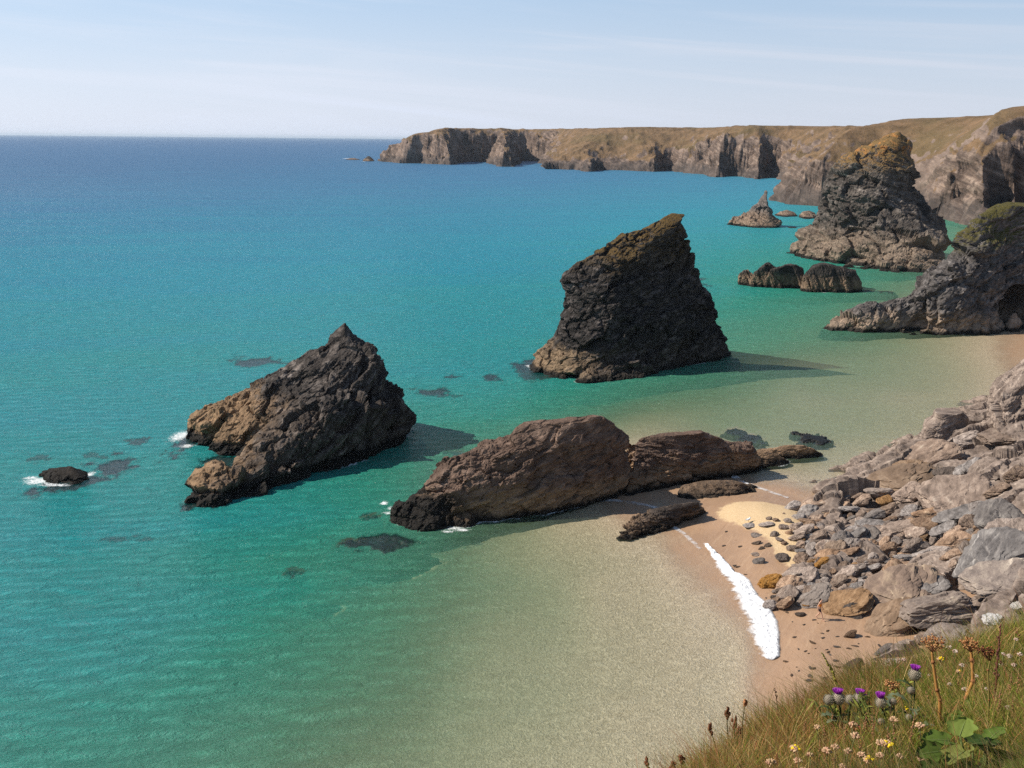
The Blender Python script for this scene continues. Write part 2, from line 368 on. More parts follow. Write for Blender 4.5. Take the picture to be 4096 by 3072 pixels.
reef_lab = ['dark submerged reef streak behind the left pointed rock','dark reef under the sea halfway between the two pointed rocks','dark oval reef under the water left of the tall central stack','faint small dark reef above the oval one left of the central stack','dark reef touching the left foot of the tall central stack',
 'dark blue patch of reef in open water up right of the tiny rock','broad dark reef just right of the tiny foaming rock','dark reef under the foam in front of the tiny rock','dark streak of reef in open green water below the tiny rock','small round dark reef alone in the green water in the foreground','dark reef under water against the seaward end of the left rock','dark reef in the notch between the two toes of the left rock','dark reef at the front toe of the left rock','dark reef reaching out left from the weedy end of the whale shaped rock',
 'dark weedy reef breaking the shallow water right of the low tail rock','dark weedy reef streak just behind the low tail rock tip','dark reef hidden in shallows behind the low ledge rock','faint reef behind the low ledge rock','dark reef streak right of the central stack by the wall shaped rock','thin dark reef streak below the one by the wall shaped rock','faint dark reef left above the tiny foaming rock','faint dark reef just behind the tiny foaming rock','small dark reef off the left side of the whale shaped rock','dark reef streak right of the wall shaped rock','second thin reef streak right of the wall shaped rock','dark weed patch between reef and tail rock','dark reef along the left shore of the tall central stack','faint reef behind the whale shaped rock']
for rf, lb in zip(reefs, reef_lab):
    a = max(rf[2], rf[3], rf[2]*.3) * 2.3; n = 110
    gx, gy = np.meshgrid(np.linspace(-a, a, n), np.linspace(-a, a, n), indexing='ij')
    x, y = gx.ravel() + rf[0], gy.ravel() + rf[1]; z, rho = reef_z(x, y, rf); zb_ = bed_z(x, y); z = np.minimum(z, -.03 if rf[5] < -.25 else .12); Fr = grid_faces(n, n)[:, ::-1]; Fr = Fr[(z[Fr].min(1) > -2.2) & ((z - zb_)[Fr].max(1) > -.3)]; us = np.unique(Fr); ix = np.full(len(x), -1); ix[us] = np.arange(len(us)); x, y, z, Fr = x[us], y[us], z[us], ix[Fr]
    me = mesh_np('reef', np.stack([x - rf[0], y - rf[1], z], -1), Fr)
    # keep only the faces standing above the bed
    tag(link('reef', me, KELP, loc=(rf[0], rf[1], 0)), lb, 'reef', 'submerged reefs in the bay')
# ------------------------------------------------------------------ rock building
def rock_mat(name, dark, mid, light, tide=(.21, .145, .088), wet=(.020, .017, .014), zt=(0.5, 4.5, 7.0), veg=None, vegz=(14, 20), vegn=(.2, .55), strat=(0, 0, 0), ssc=(.25, .25, 1.6), bumpd=.25, streak=.5, lich=None, sea=None, wetx=None):
    m = NT(name); p = m.pos(); g = m.n('NewGeometry'); z = m.n('SeparateXYZ', i={0: p}).outputs[2]; nz = m.n('SeparateXYZ', i={0: g.outputs['Normal']}).outputs[2]
    n0 = m.noise(p, .16, 4, .6); n1 = m.noise(p, .9, 8, .65, .3); n2 = m.noise(p, 4.0, 6, .7)
    q = m.mapping(p, rot=strat, sc=ssc); st = m.noise(q, 1.5, 7, .62, .5)
    v = m.math('ADD', m.math('MULTIPLY', n1, .5), m.math('MULTIPLY', st, .5))
    c = m.ramp(v, [(.32, dark), (.5, mid), (.66, light)])
    c = m.mix(m.mapr(st, .60, .72, 0, streak), c, tuple(min(1, x * 1.7) for x in light))
    c = m.mix(m.mapr(n0, .35, .65, 0, .45), c, dark)
    zz = m.math('ADD', z, m.math('MULTIPLY', m.math('SUBTRACT', n1, .5), 3.5))
    zz = m.math('ADD', zz, m.math('MULTIPLY', m.math('SUBTRACT', n0, .5), 4.0))
    tc = m.mix(m.mapr(st, .35, .65), tuple(x * .6 for x in tide), tuple(x * 1.25 for x in tide))
    if zt is not None:
        tm = m.mapr(zz, zt[1], zt[2], 1, 0)
        if sea:
            x_ = m.n('SeparateXYZ', i={0: p}).outputs[0]
            tm = m.math('MULTIPLY', tm, m.mapr(m.math('ADD', x_, m.math('MULTIPLY', m.math('SUBTRACT', n1, .5), 9)), sea[0], sea[1], 1, .10))
        c = m.mix(tm, c, tc)
        zw = m.math('ADD', z, m.math('MULTIPLY', m.math('SUBTRACT', n1, .5), 1.6))
        c = m.mix(m.mapr(zw, zt[0], zt[0] + .7, 1, 0), c, wet)
        if wetx is not None:
            xw = m.math('ADD', m.n('SeparateXYZ', i={0: p}).outputs[0], m.math('MULTIPLY', m.math('SUBTRACT', n0, .5), 8))
            c = m.mix(m.math('MULTIPLY', m.mapr(xw, wetx[0], wetx[1], 1, 0), m.mapr(zw, wetx[2], wetx[2] + .8, 1, 0)), c, wet)
    if veg is not None:
        vn = m.math('ADD', nz, m.math('MULTIPLY', m.math('SUBTRACT', n1, .5), .9))
        vm = m.math('MULTIPLY', m.mapr(vn, *vegn), m.mapr(m.math('ADD', z, m.math('MULTIPLY', m.math('SUBTRACT', n0, .5), 8)), *vegz))
        vc = m.ramp(n2, [(.3, veg[0]), (.5, veg[1]), (.7, veg[2])])
        c = m.mix(vm, c, vc)
    if lich is not None:
        lm = m.math('MULTIPLY', m.mapr(m.noise(p, .45, 6, .65), .52, .62), m.mapr(z, lich[1], lich[2]))
        c = m.mix(m.math('MULTIPLY', lm, .8), c, lich[0])
    h = m.math('ADD', m.math('MULTIPLY', st, .6), m.math('ADD', m.math('MULTIPLY', n1, .6), m.math('MULTIPLY', n2, .35)))
    return m.done(m.bsdf(c, .85, m.bump(h, .9, bumpd), .18))
def ring(L, Fp, R, B, n, seg=16):
    L, Fp, R, B = [np.asarray(a, float) for a in (L, Fp, R, B)]
    c = (L + R) * .3 + (Fp + B) * .2; q = 2.0 / n; t = (np.arange(seg) + 0.0) / seg * (math.pi / 2); out = []
    for a, b in ((L, Fp), (Fp, R), (R, B), (B, L)):
        ca = np.cos(t)[:, None] ** q; sb = np.sin(t)[:, None] ** q
        out.append(c + (a - c) * ca + (b - c) * sb)
    return np.concatenate(out)
def lobe(left, right, front, back=8.0, dy=0.0, n=1.7, kf=None, kb=None, lv=26, zb=-2.5, z0=0.0, yl=None, yr=None, shear=0.0):
    """left/right: outline pixels from the water up to the summit; front: the waterline's nearest point"""
    Lb = G(*left[0], z0) if yl is None else PY(*left[0], yl); Rb = G(*right[0], z0) if yr is None else PY(*right[0], yr)
    Fb = G(*front, z0)
    mid = (Lb + Rb) / 2; Yap = mid[1] + dy
    Bb = np.array([mid[0] + back * .15, mid[1] + back, z0])
    def prof(pts, b):
        ztop = PY(*pts[-1], Yap)[2]; out = [(b[2], b[0], b[1])]
        for px, py in pts[1:]:
            Yc = b[1]
            for _ in range(4):
                P = PY(px, py, Yc); s = np.clip((P[2] - z0) / (ztop - z0), 0, 1); Yc = b[1] + (Yap - b[1]) * s
            out.append((P[2], P[0], P[1]))
        o = np.array(out); o[:, 0] = np.maximum.accumulate(o[:, 0] + np.arange(len(o)) * 1e-4); return o
    pl, pr = prof(left, Lb), prof(right, Rb)
    zt = max(pl[-1, 0], pr[-1, 0]); kf = kf or [(0, 1), (1, .06)]; kb = kb or kf
    zs = z0 + (zt - z0) * np.linspace(0, 1, lv) ** .9; rings = []
    def at(o, z): return np.array([np.interp(z, o[:, 0], o[:, 1]), np.interp(z, o[:, 0], o[:, 2])])
    c0 = (Lb[:2] + Rb[:2]) / 2
    for z in zs:
        s = (z - z0) / (zt - z0); l, r_ = at(pl, z), at(pr, z)
        if (r_ - l)[0] < .25: mm = (l + r_) / 2; l = mm - [.13, 0]; r_ = mm + [.13, 0]
        c = (l + r_) / 2; wfr = np.linalg.norm(r_ - l) / np.linalg.norm(Rb[:2] - Lb[:2])
        f = c + np.array([(Fb - np.append(c0, 0))[0] * wfr + shear * s, (Fb[1] - c0[1]) * np.interp(s, *zip(*kf))])
        b = c + np.array([(Bb[0] - c0[0]) * wfr, (Bb[1] - c0[1]) * np.interp(s, *zip(*kb))])
        rings.append(np.column_stack([ring(l, f, r_, b, n), np.full(64, z)]))
    lo = rings[0].copy(); cc = lo.mean(0); lo[:, :2] = cc[:2] + (lo[:, :2] - cc[:2]) * 1.12; lo[:, 2] = zb
    rings = [lo] + rings; V = np.concatenate(rings); k = len(rings)
    Fq = [tuple(f) for f in grid_faces(k, 64, True)]
    V = np.vstack([V, rings[0].mean(0), rings[-1].mean(0) + [0, 0, .02]]); nb, ntp = len(V) - 2, len(V) - 1
    for j in range(64):
        j2 = (j + 1) % 64; Fq.append((j2, j, nb)); Fq.append(((k-1)*64 + j, (k-1)*64 + j2, ntp))
    return V, Fq
def blob(c, r, seed=0, sq=(1, 1, 1), rot=0):
    """a lump given by its centre and radii, world metres"""
    me = bpy.data.meshes.new('t'); import bmesh; bm = bmesh.new(); bmesh.ops.create_icosphere(bm, subdivisions=3, radius=1)
    V = np.array([v.co[:] for v in bm.verts]); Fq = [tuple(v.index for v in f.verts) for f in bm.faces]; bm.free(); bpy.data.meshes.remove(me)
    V = V * np.asarray(r); ca, sa = math.cos(rot), math.sin(rot)
    V = np.column_stack([V[:, 0]*ca - V[:, 1]*sa, V[:, 0]*sa + V[:, 1]*ca, V[:, 2]]) + np.asarray(c)
    return V, Fq
def fuse(parts, voxel):
    V = np.concatenate([p[0] for p in parts]); Fq = []; o = 0
    for v, f in parts: Fq += [tuple(i + o for i in q) for q in f]; o += len(v)
    me = bpy.data.meshes.new('t'); me.from_pydata(V.tolist(), [], Fq); ob = bpy.data.objects.new('t', me); COL.objects.link(ob)
    md = ob.modifiers.new('r', 'REMESH'); md.mode = 'VOXEL'; md.voxel_size = voxel
    dg = bpy.context.evaluated_depsgraph_get(); ev = ob.evaluated_get(dg); m2 = ev.to_mesh()
    n = len(m2.vertices); co = np.empty(n * 3, F32); m2.vertices.foreach_get('co', co)
    k = len(m2.polygons); fi = np.empty(k * 4, np.int32); m2.loops.foreach_get('vertex_index', fi)
    ev.to_mesh_clear(); bpy.data.objects.remove(ob); bpy.data.meshes.remove(me)
    return co.reshape(-1, 3).astype(float), fi.reshape(-1, 4)
def rotm(rx, ry, rz):
    from mathutils import Euler
    return np.array(Euler((rx, ry, rz)).to_matrix())
def smooth_n(N, Fa, it=2):
    for _ in range(it):
        S = np.zeros_like(N)
        for k in range(4):
            for a in range(3): S[:, a] += np.bincount(Fa[:, (k+1) % 4], N[Fa[:, k], a], len(N))
        N = S / (np.linalg.norm(S, axis=1, keepdims=True) + 1e-9)
    return N
def craggy(V, Fa, size, strata=(0, 0, 0), amp=1.0, seed=0, stretch=(4.5, 2.4, .9), big=1.0, amps=((1.0, .30), (.42, .27), (.19, .22))):
    """broken, bedded rock: blocks in strata axes at three sizes plus ridged noise; size is the largest block in metres"""
    ztop = V[:, 2].max(); amp = amp * (.15 + .85 * np.clip((ztop - V[:, 2]) / (size * 1.6), 0, 1))
    A = rotm(*strata); N = smooth_n(vnormals(V, Fa), Fa, 3)
    lump = fbm(V / (size * 2.2), 3, seed + 3); V = V + N * ((lump - .05) * size * .36 * amp * big)[:, None]
    N = smooth_n(vnormals(V, Fa), Fa, 2)
    for k, (s, a) in enumerate(amps):
        S = size * s; warp = np.stack([fbm(V / S + 7 * j, 2, seed + 40 + j) for j in range(3)], -1) * S * .35
        q = ((V + warp) @ A) / (S * np.array(stretch) / 1.6)
        F1, Fs, v, t = worley(q, seed + k * 11)
        crack = -np.clip(.16 - (Fs - F1), 0, .16) / .16
        d = v * .5 + t * .9 + crack * .22
        V = V + N * (d * a * S * amp)[:, None]
    q = (V @ A) / (size * np.array((.9, .9, .16)))
    V = V + N * (fbm(q, 5, seed + 60, .6, ridged=True) * size * .10 * amp)[:, None]
    V = V + N * (fbm(V / (size * .12), 3, seed + 70) * size * .025 * amp)[:, None]
    return V
WL = []
def fin_rock(name, parts, voxel, size, mat, label, cat, strata=(0, 0, 0), amp=1.0, seed=0, stretch=(4.5, 2.4, .9), zcut=-2.0, group=None, big=1.0, post=None, amps=((1.0, .30), (.42, .27), (.19, .22))):
    V, Fa = fuse(parts, voxel)
    V = craggy(V, Fa, size, strata, amp, seed, stretch, big, amps)
    if post: V = post(V)
    WL.append(V[np.abs(V[:, 2]) < .15][::3])
    keep = (V[Fa, 2].max(1) > zcut); Fa = Fa[keep]; used = np.unique(Fa); idx = np.full(len(V), -1); idx[used] = np.arange(len(used))
    V = V[used]; Fa = idx[Fa]; c = V.mean(0); c[2] = 0
    o = link(name, mesh_np(name, V - c, Fa, False), mat, loc=c); return tag(o, label, cat, group)
VEG1 = ((.05, .035, .012), (.10, .062, .020), (.16, .10, .035))
M_MAIN = rock_mat('slate_main', (.010, .009, .008), (.034, .029, .026), (.19, .16, .145), zt=(.4, 2.6, 5.0), sea=(7, 17), veg=VEG1, vegz=(14, 20), vegn=(.3, .65), strat=(.25, -.15, 0), streak=.25, bumpd=.4)
M_LEFT = rock_mat('slate_left', (.018, .015, .014), (.062, .051, .044), (.27, .225, .195), tide=(.25, .16, .09), zt=(.9, 4.8, 7.0), sea=(-33, -25), strat=(.35, -.62, .1), streak=.35, bumpd=.4)
M_WHALE = rock_mat('slate_whale', (.050, .032, .024), (.150, .098, .072), (.29, .20, .15), tide=(.29, .19, .115), zt=(.25, 1.3, 3.0), wetx=(-7, -2.5, 2.2), strat=(.2, -.35, .3), streak=.3, bumpd=.35)
M_FAR = rock_mat('slate_far', (.030, .025, .022), (.10, .083, .070), (.27, .23, .195), tide=(.20, .15, .11), zt=(.6, 6, 12), veg=((.10, .062, .025), (.17, .105, .040), (.24, .15, .06)), vegz=(25, 31), vegn=(.2, .5), strat=(.1, .25, 0), ssc=(.12, .12, .7), bumpd=.6, streak=.45, lich=((.40, .18, .05), 29, 35))
M_WALL = rock_mat('slate_wall', (.020, .017, .015), (.050, .042, .036), (.12, .10, .085), tide=(.19, .13, .085), zt=(.4, 2.2, 4.5), strat=(.1, 1.2, 0), streak=.2)
M_ARCH = rock_mat('slate_arch', (.028, .025, .024), (.105, .092, .085), (.27, .24, .22), tide=(.27, .20, .145), zt=(.35, 2.0, 4.5), veg=((.035, .038, .010), (.075, .065, .020), (.13, .10, .035)), vegz=(14, 19), vegn=(.25, .55), strat=(.4, -.6, .2), streak=.5)
M_SMALL = rock_mat('slate_small', (.03, .024, .021), (.075, .058, .047), (.16, .12, .095), tide=(.17, .115, .075), zt=(.12, .8, 1.8), strat=(.3, .3, .2), ssc=(.5, .5, 2.6), bumpd=.12, streak=.25)
M_BLACK = rock_mat('weedy_rock', (.010, .009, .008), (.022, .018, .015), (.05, .042, .035), tide=(.03, .024, .019), zt=(.3, 1, 2), strat=(.2, .3, .1), streak=.15, bumpd=.15)
M_SPIRE = rock_mat('slate_spire', (.075, .062, .056), (.15, .125, .11), (.25, .215, .19), tide=(.24, .17, .12), zt=(.4, 4, 8), strat=(.2, .5, 0), ssc=(.1, .1, .8), bumpd=.6, streak=.35)
KSTEEP = [(0, 1), (.15, .9), (.5, .62), (.8, .34), (1, .05)]
AM = ((1.0, .38), (.42, .27), (.17, .30))
# tall central stack
main = [lobe([(534,365),(541,355),(551,343),(556,337),(561,321),(566,310),(568,299),(569,292),(565,284),(563,277),(568,270),(578,261),(589,258),(618,241),(641,229),(660,218.5),(672,213)],
             [(732,356),(731,349),(723.5,338),(717.5,318),(711,300),(704.5,284),(695,268),(693,251.5),(687,231),(681,219),(674,213.5)], (590,379), back=15, dy=.5, n=1.45, kf=[(0, 1), (.1, .86), (.3, .74), (.6, .45), (.85, .2), (1, .06)], kb=KSTEEP, shear=2.5),
        lobe([(570,371),(584,352),(600,338),(612,326),(620,320)], [(664,371),(655,356),(640,340),(626,322)], (592,380), back=9, dy=2, n=1.5, zb=-2),
        lobe([(533,367),(541,361),(555,357)], [(600,374),(590,364),(572,357)], (553,372), back=6, dy=.5, n=2, zb=-2),
        lobe([(585,379),(592,369),(602,364)], [(660,374),(652,366),(630,362)], (600,381.5), back=6, dy=.5, n=2, zb=-2)]
fin_rock('sea_stack', main, .17, 2.7, M_MAIN, 'tall black wedge shaped sea stack with sloping brown grassy top in mid bay', 'sea stack', strata=(.45, -.45, .1), amp=.72, seed=11, stretch=(2.6, 1.9, 1.1), amps=AM, big=1.2)
# pointed rock on the left
lft = [lobe([(192,437),(196,416),(211,406),(234,399),(250,388),(279,366.5),(297,355),(306,349.5),(324,345),(331,333),(338,328),(344,322)],
            [(404,431),(407,418),(405,403),(395,388),(385,377),(383,354),(380,347),(367,339.5),(355,334),(346,323)], (322,470), back=11, dy=1.5, n=1.5, kf=[(0, 1), (.12, .86), (.4, .55), (.75, .25), (1, .05)]),
       lobe([(198,491),(214,474),(237,453),(267,427),(292,416),(325,398)], [(404,433),(398,415),(380,405),(345,397)], (235,499), back=9, dy=1.5, n=1.45, kf=[(0, 1), (.3, .75), (.7, .4), (1, .1)]),
       lobe([(205,500),(216,487),(236,478),(256,470)], [(300,478),(288,472),(272,469)], (232,499), back=4, dy=.5, n=1.8),
       lobe([(190,438),(200,428),(222,415)], [(262,455),(250,432),(238,418)], (222,452), back=5, dy=1, n=1.8)]
fin_rock('sea_stack', lft, .15, 3.2, M_LEFT, 'pointed dark rock with a tan lower flank, standing in the sea on the left', 'sea stack', strata=(.35, -.62, .1), amp=.85, seed=23, stretch=(4.5, 2.2, .9), amps=AM, big=1.3)
# whale shaped rock in front
wh = [lobe([(396,519),(397,508),(420,493),(430,477),(439,465),(467,451),(508,443),(513,428),(524,420.5),(569,420.5),(586,416)], [(629,488),(631,470),(630,446),(628,437),(614,424),(600,415.5)], (500,520), back=9, dy=.5, n=1.75, kf=[(0, 1), (.25, .86), (.5, .66), (.8, .36), (1, .1)], kb=KSTEEP, zb=-2),
      lobe([(396,521),(404,508),(424,500)], [(478,522),(474,510),(450,502)], (440,530), back=4, dy=.3, n=2, zb=-2),
      lobe([(622,476),(624,457),(628,443)], [(648,476),(646,457),(640,443)], (636,475), back=4, dy=2, n=2, zb=-1),
      lobe([(560,500),(568,480),(585,455)], [(630,488),(628,465),(616,452)], (604,491), back=3, dy=.6, n=2, zb=-2)]
fin_rock('whale_rock', wh, .105, 1.9, M_WHALE, 'long brown whale backed rock with a black weedy foot, lying where the sand begins', 'rock', strata=(.2, -.35, .3), amp=.85, seed=37, stretch=(2.8, 2., 1.1), big=1.2)
wh2 = [lobe([(639,491.5),(640,470),(640,442),(648,436),(669,434.5),(700,432)], [(762,469),(758,458),(750,449),(724,443),(720,438),(703,432.5)], (652,490), back=5, dy=.4, n=1.8, kf=[(0, 1), (.5, .72), (1, .15)], zb=-1.5)]
fin_rock('ledge_rock', wh2, .09, 1.5, M_WHALE, 'low layered brown rock split by a dark cleft from the whale backed one', 'rock', strata=(.15, .12, .2), amp=.95, seed=41, stretch=(4, 3, .7))
wh3 = [lobe([(745,460),(756,451),(783,446)], [(823,455),(815,449),(804,445.5)], (790,459), back=3, dy=.3, n=1.9, zb=-1.5), lobe([(738,467),(745,456),(755,453)], [(790,462),(780,455),(768,452)], (760,468), back=2, dy=.2, n=1.9, zb=-1.5)]
fin_rock('tail_rock', wh3, .09, 1.1, M_WHALE, 'low narrow brown rock trailing right into the shallows behind the layered ledge', 'rock', strata=(.15, .1, .2), amp=.9, seed=43)
b1 = [lobe([(677.5,495),(683,485.5),(705,480.5)], [(755,490),(745,484),(733,481)], (708,500), back=2.5, dy=.2, n=1.9, zb=-.6)]
fin_rock('beach_rock', b1, .07, .9, M_SMALL, 'flat brown rock on the wet sand beside the foam line under the layered ledge', 'rock', strata=(.2, .1, .3), amp=1.0, seed=47)
b2 = [lobe([(624,534),(629,522),(652,510),(676,503.5)], [(702,514),(701,508),(698,506)], (640,537), back=2.2, dy=.2, n=1.8, zb=-.8)]
fin_rock('beach_rock', b2, .06, .85, M_SMALL, 'dark weed covered rock lying half in water in front of the brown whale backed rock', 'rock', strata=(.25, .2, .35), amp=1.25, seed=53, stretch=(5, 1.6, 1))
t1 = [lobe([(41,476),(42,471),(52,469),(68,466.5)], [(88,476),(86,473.5),(72,467)], (68,485), back=1.6, dy=.1, n=1.8, zb=-1)]
fin_rock('skerry', t1, .08, .9, M_BLACK, 'tiny black rock awash with white foam, alone in the sea at far left', 'rock', strata=(.3, .3, .2), amp=1.1, seed=59)
# far big stack
big = [lobe([(796,254),(797,246),(808,234),(816,226),(818.5,210),(822,200),(822,186),(826,177),(846,161),(860,149),(875,140.5),(888,133.5),(896,131.5)],
            [(944,262),(943.5,240),(943,231),(935,218),(927,209),(919,195),(916.5,182),(916.5,163),(910,154),(912,147),(908.5,137),(899,132.7)], (880,268), back=30, dy=4, n=1.6, kf=[(0, 1), (.15, .82), (.35, .55), (.7, .36), (.9, .22), (1, .08)], kb=KSTEEP, zb=-4),
       lobe([(852,262),(862,240),(872,226),(884,215)], [(947,270),(944,245),(930,225),(905,214)], (900,271.5), back=16, dy=6, n=1.7, zb=-4),
       lobe([(796,256),(806,243),(818,235)], [(868,262),(850,246),(836,236)], (828,258.5), back=12, dy=4, n=1.9, zb=-4),
       lobe([(850,267),(862,261),(878,258)], [(944,271),(938,264),(915,259)], (890,273), back=8, dy=3, n=2.0, zb=-4)]
fin_rock('sea_stack', big, .42, 7.0, M_FAR, 'huge craggy grey sea stack with a slanting orange lichen top, near the right hand cliffs', 'sea stack', strata=(.1, .25, 0), amp=.9, seed=61, stretch=(2.2, 1.8, 1.5), big=.5, amps=((1.0, .42), (.42, .26), (.19, .18)))
sp = [lobe([(727,224.5),(735,217),(748,213),(755.5,207),(760,198),(764,193),(765.5,190.5)], [(779,227),(779,220),(773,212),(768.5,201),(767,191)], (760,228), back=12, dy=0, n=1.7, zb=-3, kf=[(0, 1), (.3, .6), (1, .1)])]
fin_rock('sea_stack', sp, .4, 5.0, M_SPIRE, 'small grey rock with a thin leaning spire, left of the huge far stack', 'sea stack', strata=(.2, .5, 0), amp=.75, seed=67)
for k, (l, r_, f, lb) in enumerate([([(774.5,215),(780,211.5),(786,210)], [(796.5,216),(794,212),(788,210)], (785,217), 'low flat brown rock just right of the leaning spire rock'),
                     ([(799,216),(803,211.5),(808,210.5)], [(819,217),(815,213),(810,210.5)], (806,219), 'low pale brown rock between the spire and the huge far stack'),
                     ([(788,227.5),(791,226.6)], [(798,227.6),(794,226.6)], (793,228.2), 'tiny flat rock awash in the channel, further left of two'),
                     ([(807,226.5),(810,224.5)], [(816,227),(814,225)], (811,228), 'tiny rock awash at the left foot of the huge far stack')]):
    fin_rock('skerry', [lobe(l, r_, f, back=5, dy=.3, n=2, zb=-2)], .4, 2.6, M_SPIRE, lb, 'rock', amp=.8, seed=71 + k)
# wall shaped rock
wl = [lobe([(739,284),(740,273),(743,271)], [(756,286),(753,274),(750,270)], (746,285.5), back=5, n=2.0, kf=[(0,1),(1,.4)]), 
      lobe([(749,286),(755,272),(760,268),(767,264)], [(783,288),(780,270),(772,265)], (762,287), back=7, n=2.0, kf=[(0,1),(1,.4)]),
      lobe([(765,287),(770,270),(784,266)], [(806,289),(804,268),(798,265)], (785,288), back=7, n=2.0, kf=[(0,1),(1,.4)]),
      lobe([(797,290),(805,272),(812,266),(818,264)], [(862,291),(862,280),(858,272),(845,268),(828,264)], (822,292.5), back=8, n=1.9, kf=[(0,1),(1,.35)]),
      lobe([(838,289),(840,272)], [(858,289),(857,270)], (848,291), back=7, n=2, kf=[(0,1),(1,.4)])]
fin_rock('wall_rock', wl, .2, 3.0, M_WALL, 'long low dark wall of rock standing in the water right of the central stack', 'rock', strata=(.1, 1.2, 0), amp=.8, seed=83)
# rock with the cave at the right edge
ar = [lobe([(921,331),(930,300),(940,280),(955,262),(966,246),(968.5,234),(975,222),(989,210),(1000,205)], [(1120,320),(1115,270),(1105,235),(1080,212),(1040,205)], (985,333), back=24, dy=3, n=1.8, kf=[(0, 1), (.3, .72), (.6, .5), (1, .3)], zb=-3),
      lobe([(827,328.5),(842,318.5),(864,307),(894,300.5),(921,288.5),(938,276)], [(945,331),(950,310),(948,292),(944,277)], (868,333), back=6, dy=3, n=1.7, kf=[(0, 1), (.5, .7), (1, .2)], zb=-2),
      lobe([(925,331.5),(945,322),(960,312)], [(1006,331),(1000,318),(985,310)], (972,334), back=5, dy=2, n=2.0, zb=-2)]
cv = [G(1022, 331, 0), 3.0]
cave_c = G(1013, 330, 0) + np.array([0.6, 2.0, 4.2])
def cave(V):
    d = (V - cave_c) / np.array([3.8, 10.0, 4.8]); rr = np.linalg.norm(d, axis=1); m = rr < 1
    V = V.copy(); V[m, 1] += 11.0 * (1 - rr[m]) ** .4; return V
fin_rock('cave_rock', ar, .24, 5.0, M_ARCH, 'big grey folded rock with a long low spur and dark cave, at right edge', 'rock', strata=(.4, -.6, .2), amp=1.0, seed=89, stretch=(3, 2, 1.0), big=1.4, post=cave)
fin_rock('beach_rock', [lobe([(1006,330),(1008,320),(1013,313)], [(1021,330),(1020,320),(1016,313)], (1013,332), back=3, n=1.9)], .15, 1.4, M_ARCH, 'upright brown boulder at the mouth of the dark cave by the right edge', 'rock', amp=.8, seed=91)
# headland skerries
for k, (l, r_, f, lb) in enumerate([([(362.5,160.6),(366,157.5),(368,156)], [(374.5,161),(372,158),(369,156)], (368,161.4), 'small dark cone of rock off the tip of the far headland'),
                     ([(346,159.4),(350,158.2)], [(360,159.8),(355,158.2)], (352,160), 'long flat rock awash, furthest out from the headland tip')]):
    fin_rock('skerry', [lobe(l, r_, f, back=8, n=2, zb=-3)], .7, 5, M_WALL, lb, 'rock', amp=.7, seed=95 + k)
# wash along the rocks' waterline, written into the sea's foam attribute
from mathutils import kdtree
wl = np.concatenate(WL); wl = wl[wl[:, 1] < 330]; kd = kdtree.KDTree(len(wl))
for i, q in enumerate(wl): kd.insert((q[0], q[1], 0), i)
kd.balance(); rs_ = np.hypot(xs, ys); cand = np.where((ys < 335) & (np.abs(xs / ys) < .62) & (xs > wl[:, 0].min() - 2) & (depth > .05) & (rs_ > 80))[0]
dist = np.array([kd.find((xs[i], ys[i], 0))[2] for i in cand]); pw = np.stack([xs[cand], ys[cand], np.zeros(len(cand))], -1)
wave_ = fbm(pw * .22, 3, 91) + .25 * fbm(pw * .9, 2, 92); wd = .35 + rs_[cand] / 420
foam[cand] = np.maximum(foam[cand], np.clip(1.15 - dist / wd, 0, 1) * np.clip(.48 + 1.1 * wave_, 0, .95))
sea_me.attributes['foam'].data.foreach_set('value', np.ascontiguousarray(foam, F32))
# ------------------------------------------------------------------ headland and cliffs: coast px, py (at sea level), slope width m, plateau height
COAST = [(379,160.8,30,12),(390,162.2,36,27),(402,163.2,36,38),(420,163.4,26,45),(440,164.2,24,49),(452,164.8,30,51),(466,161.8,14,52),(488,161.8,12,52),(500,166.6,70,52),(514,166.8,60,52),(520,160.8,16,53),(541,161.6,14,53),(548,169.0,150,53),
 (575,169.8,160,53),(590,171.6,110,53),(604,169.8,130,53),(625,170.3,150,53),(640,171.0,120,53),(655,171.8,90,53),(668,170.6,60,53),(688,173.2,45,53),(704,174.0,36,53),(716,177.4,70,53),(728,176.0,30,53),(744,176.6,40,52),(758,179.2,90,52),(772,177.0,40,52),(792,181.2,120,52),(806,184,160,52),(800,192,110,52),(776,198.5,80,50),(774,200,60,50),(792,204.4,70,50),(820,206,70,50),(850,206,60,50),(880,206,60,52),(905,212,55,53),(930,218,60,54),(950,219,50,55),
 (966,224,18,55),(985,228,13,55),(998,221,13,55),(1012,228,12,56),(1026,221,13,56),(1040,228,13,56),(1100,224,14,56),(1250,230,40,55),(1700,250,40,55)]
cp = np.array([G(a, b, 0)[:2] for a, b, *_ in COAST]); cw = np.array([c for *_, c, _ in COAST], float); ch = np.array([c for *_, c in COAST], float)
polyL = np.vstack([cp, [[3000, 300], [6000, 3000], [3000, 6000], [400, 5000], [-40, 2600], [-190, 1780]]])
azs = np.concatenate([np.linspace(-9.5, 28.5, 1120), np.linspace(28.8, 44, 60)]); azs = np.radians(azs)
rr = np.concatenate([np.arange(380, 720, 1.3), np.arange(720, 1900, 3.0), np.geomspace(1905, 5200, 60)])
R, A = np.meshgrid(rr, azs, indexing='ij'); lx, ly = (R * np.sin(A)).ravel(), (R * np.cos(A)).ravel()
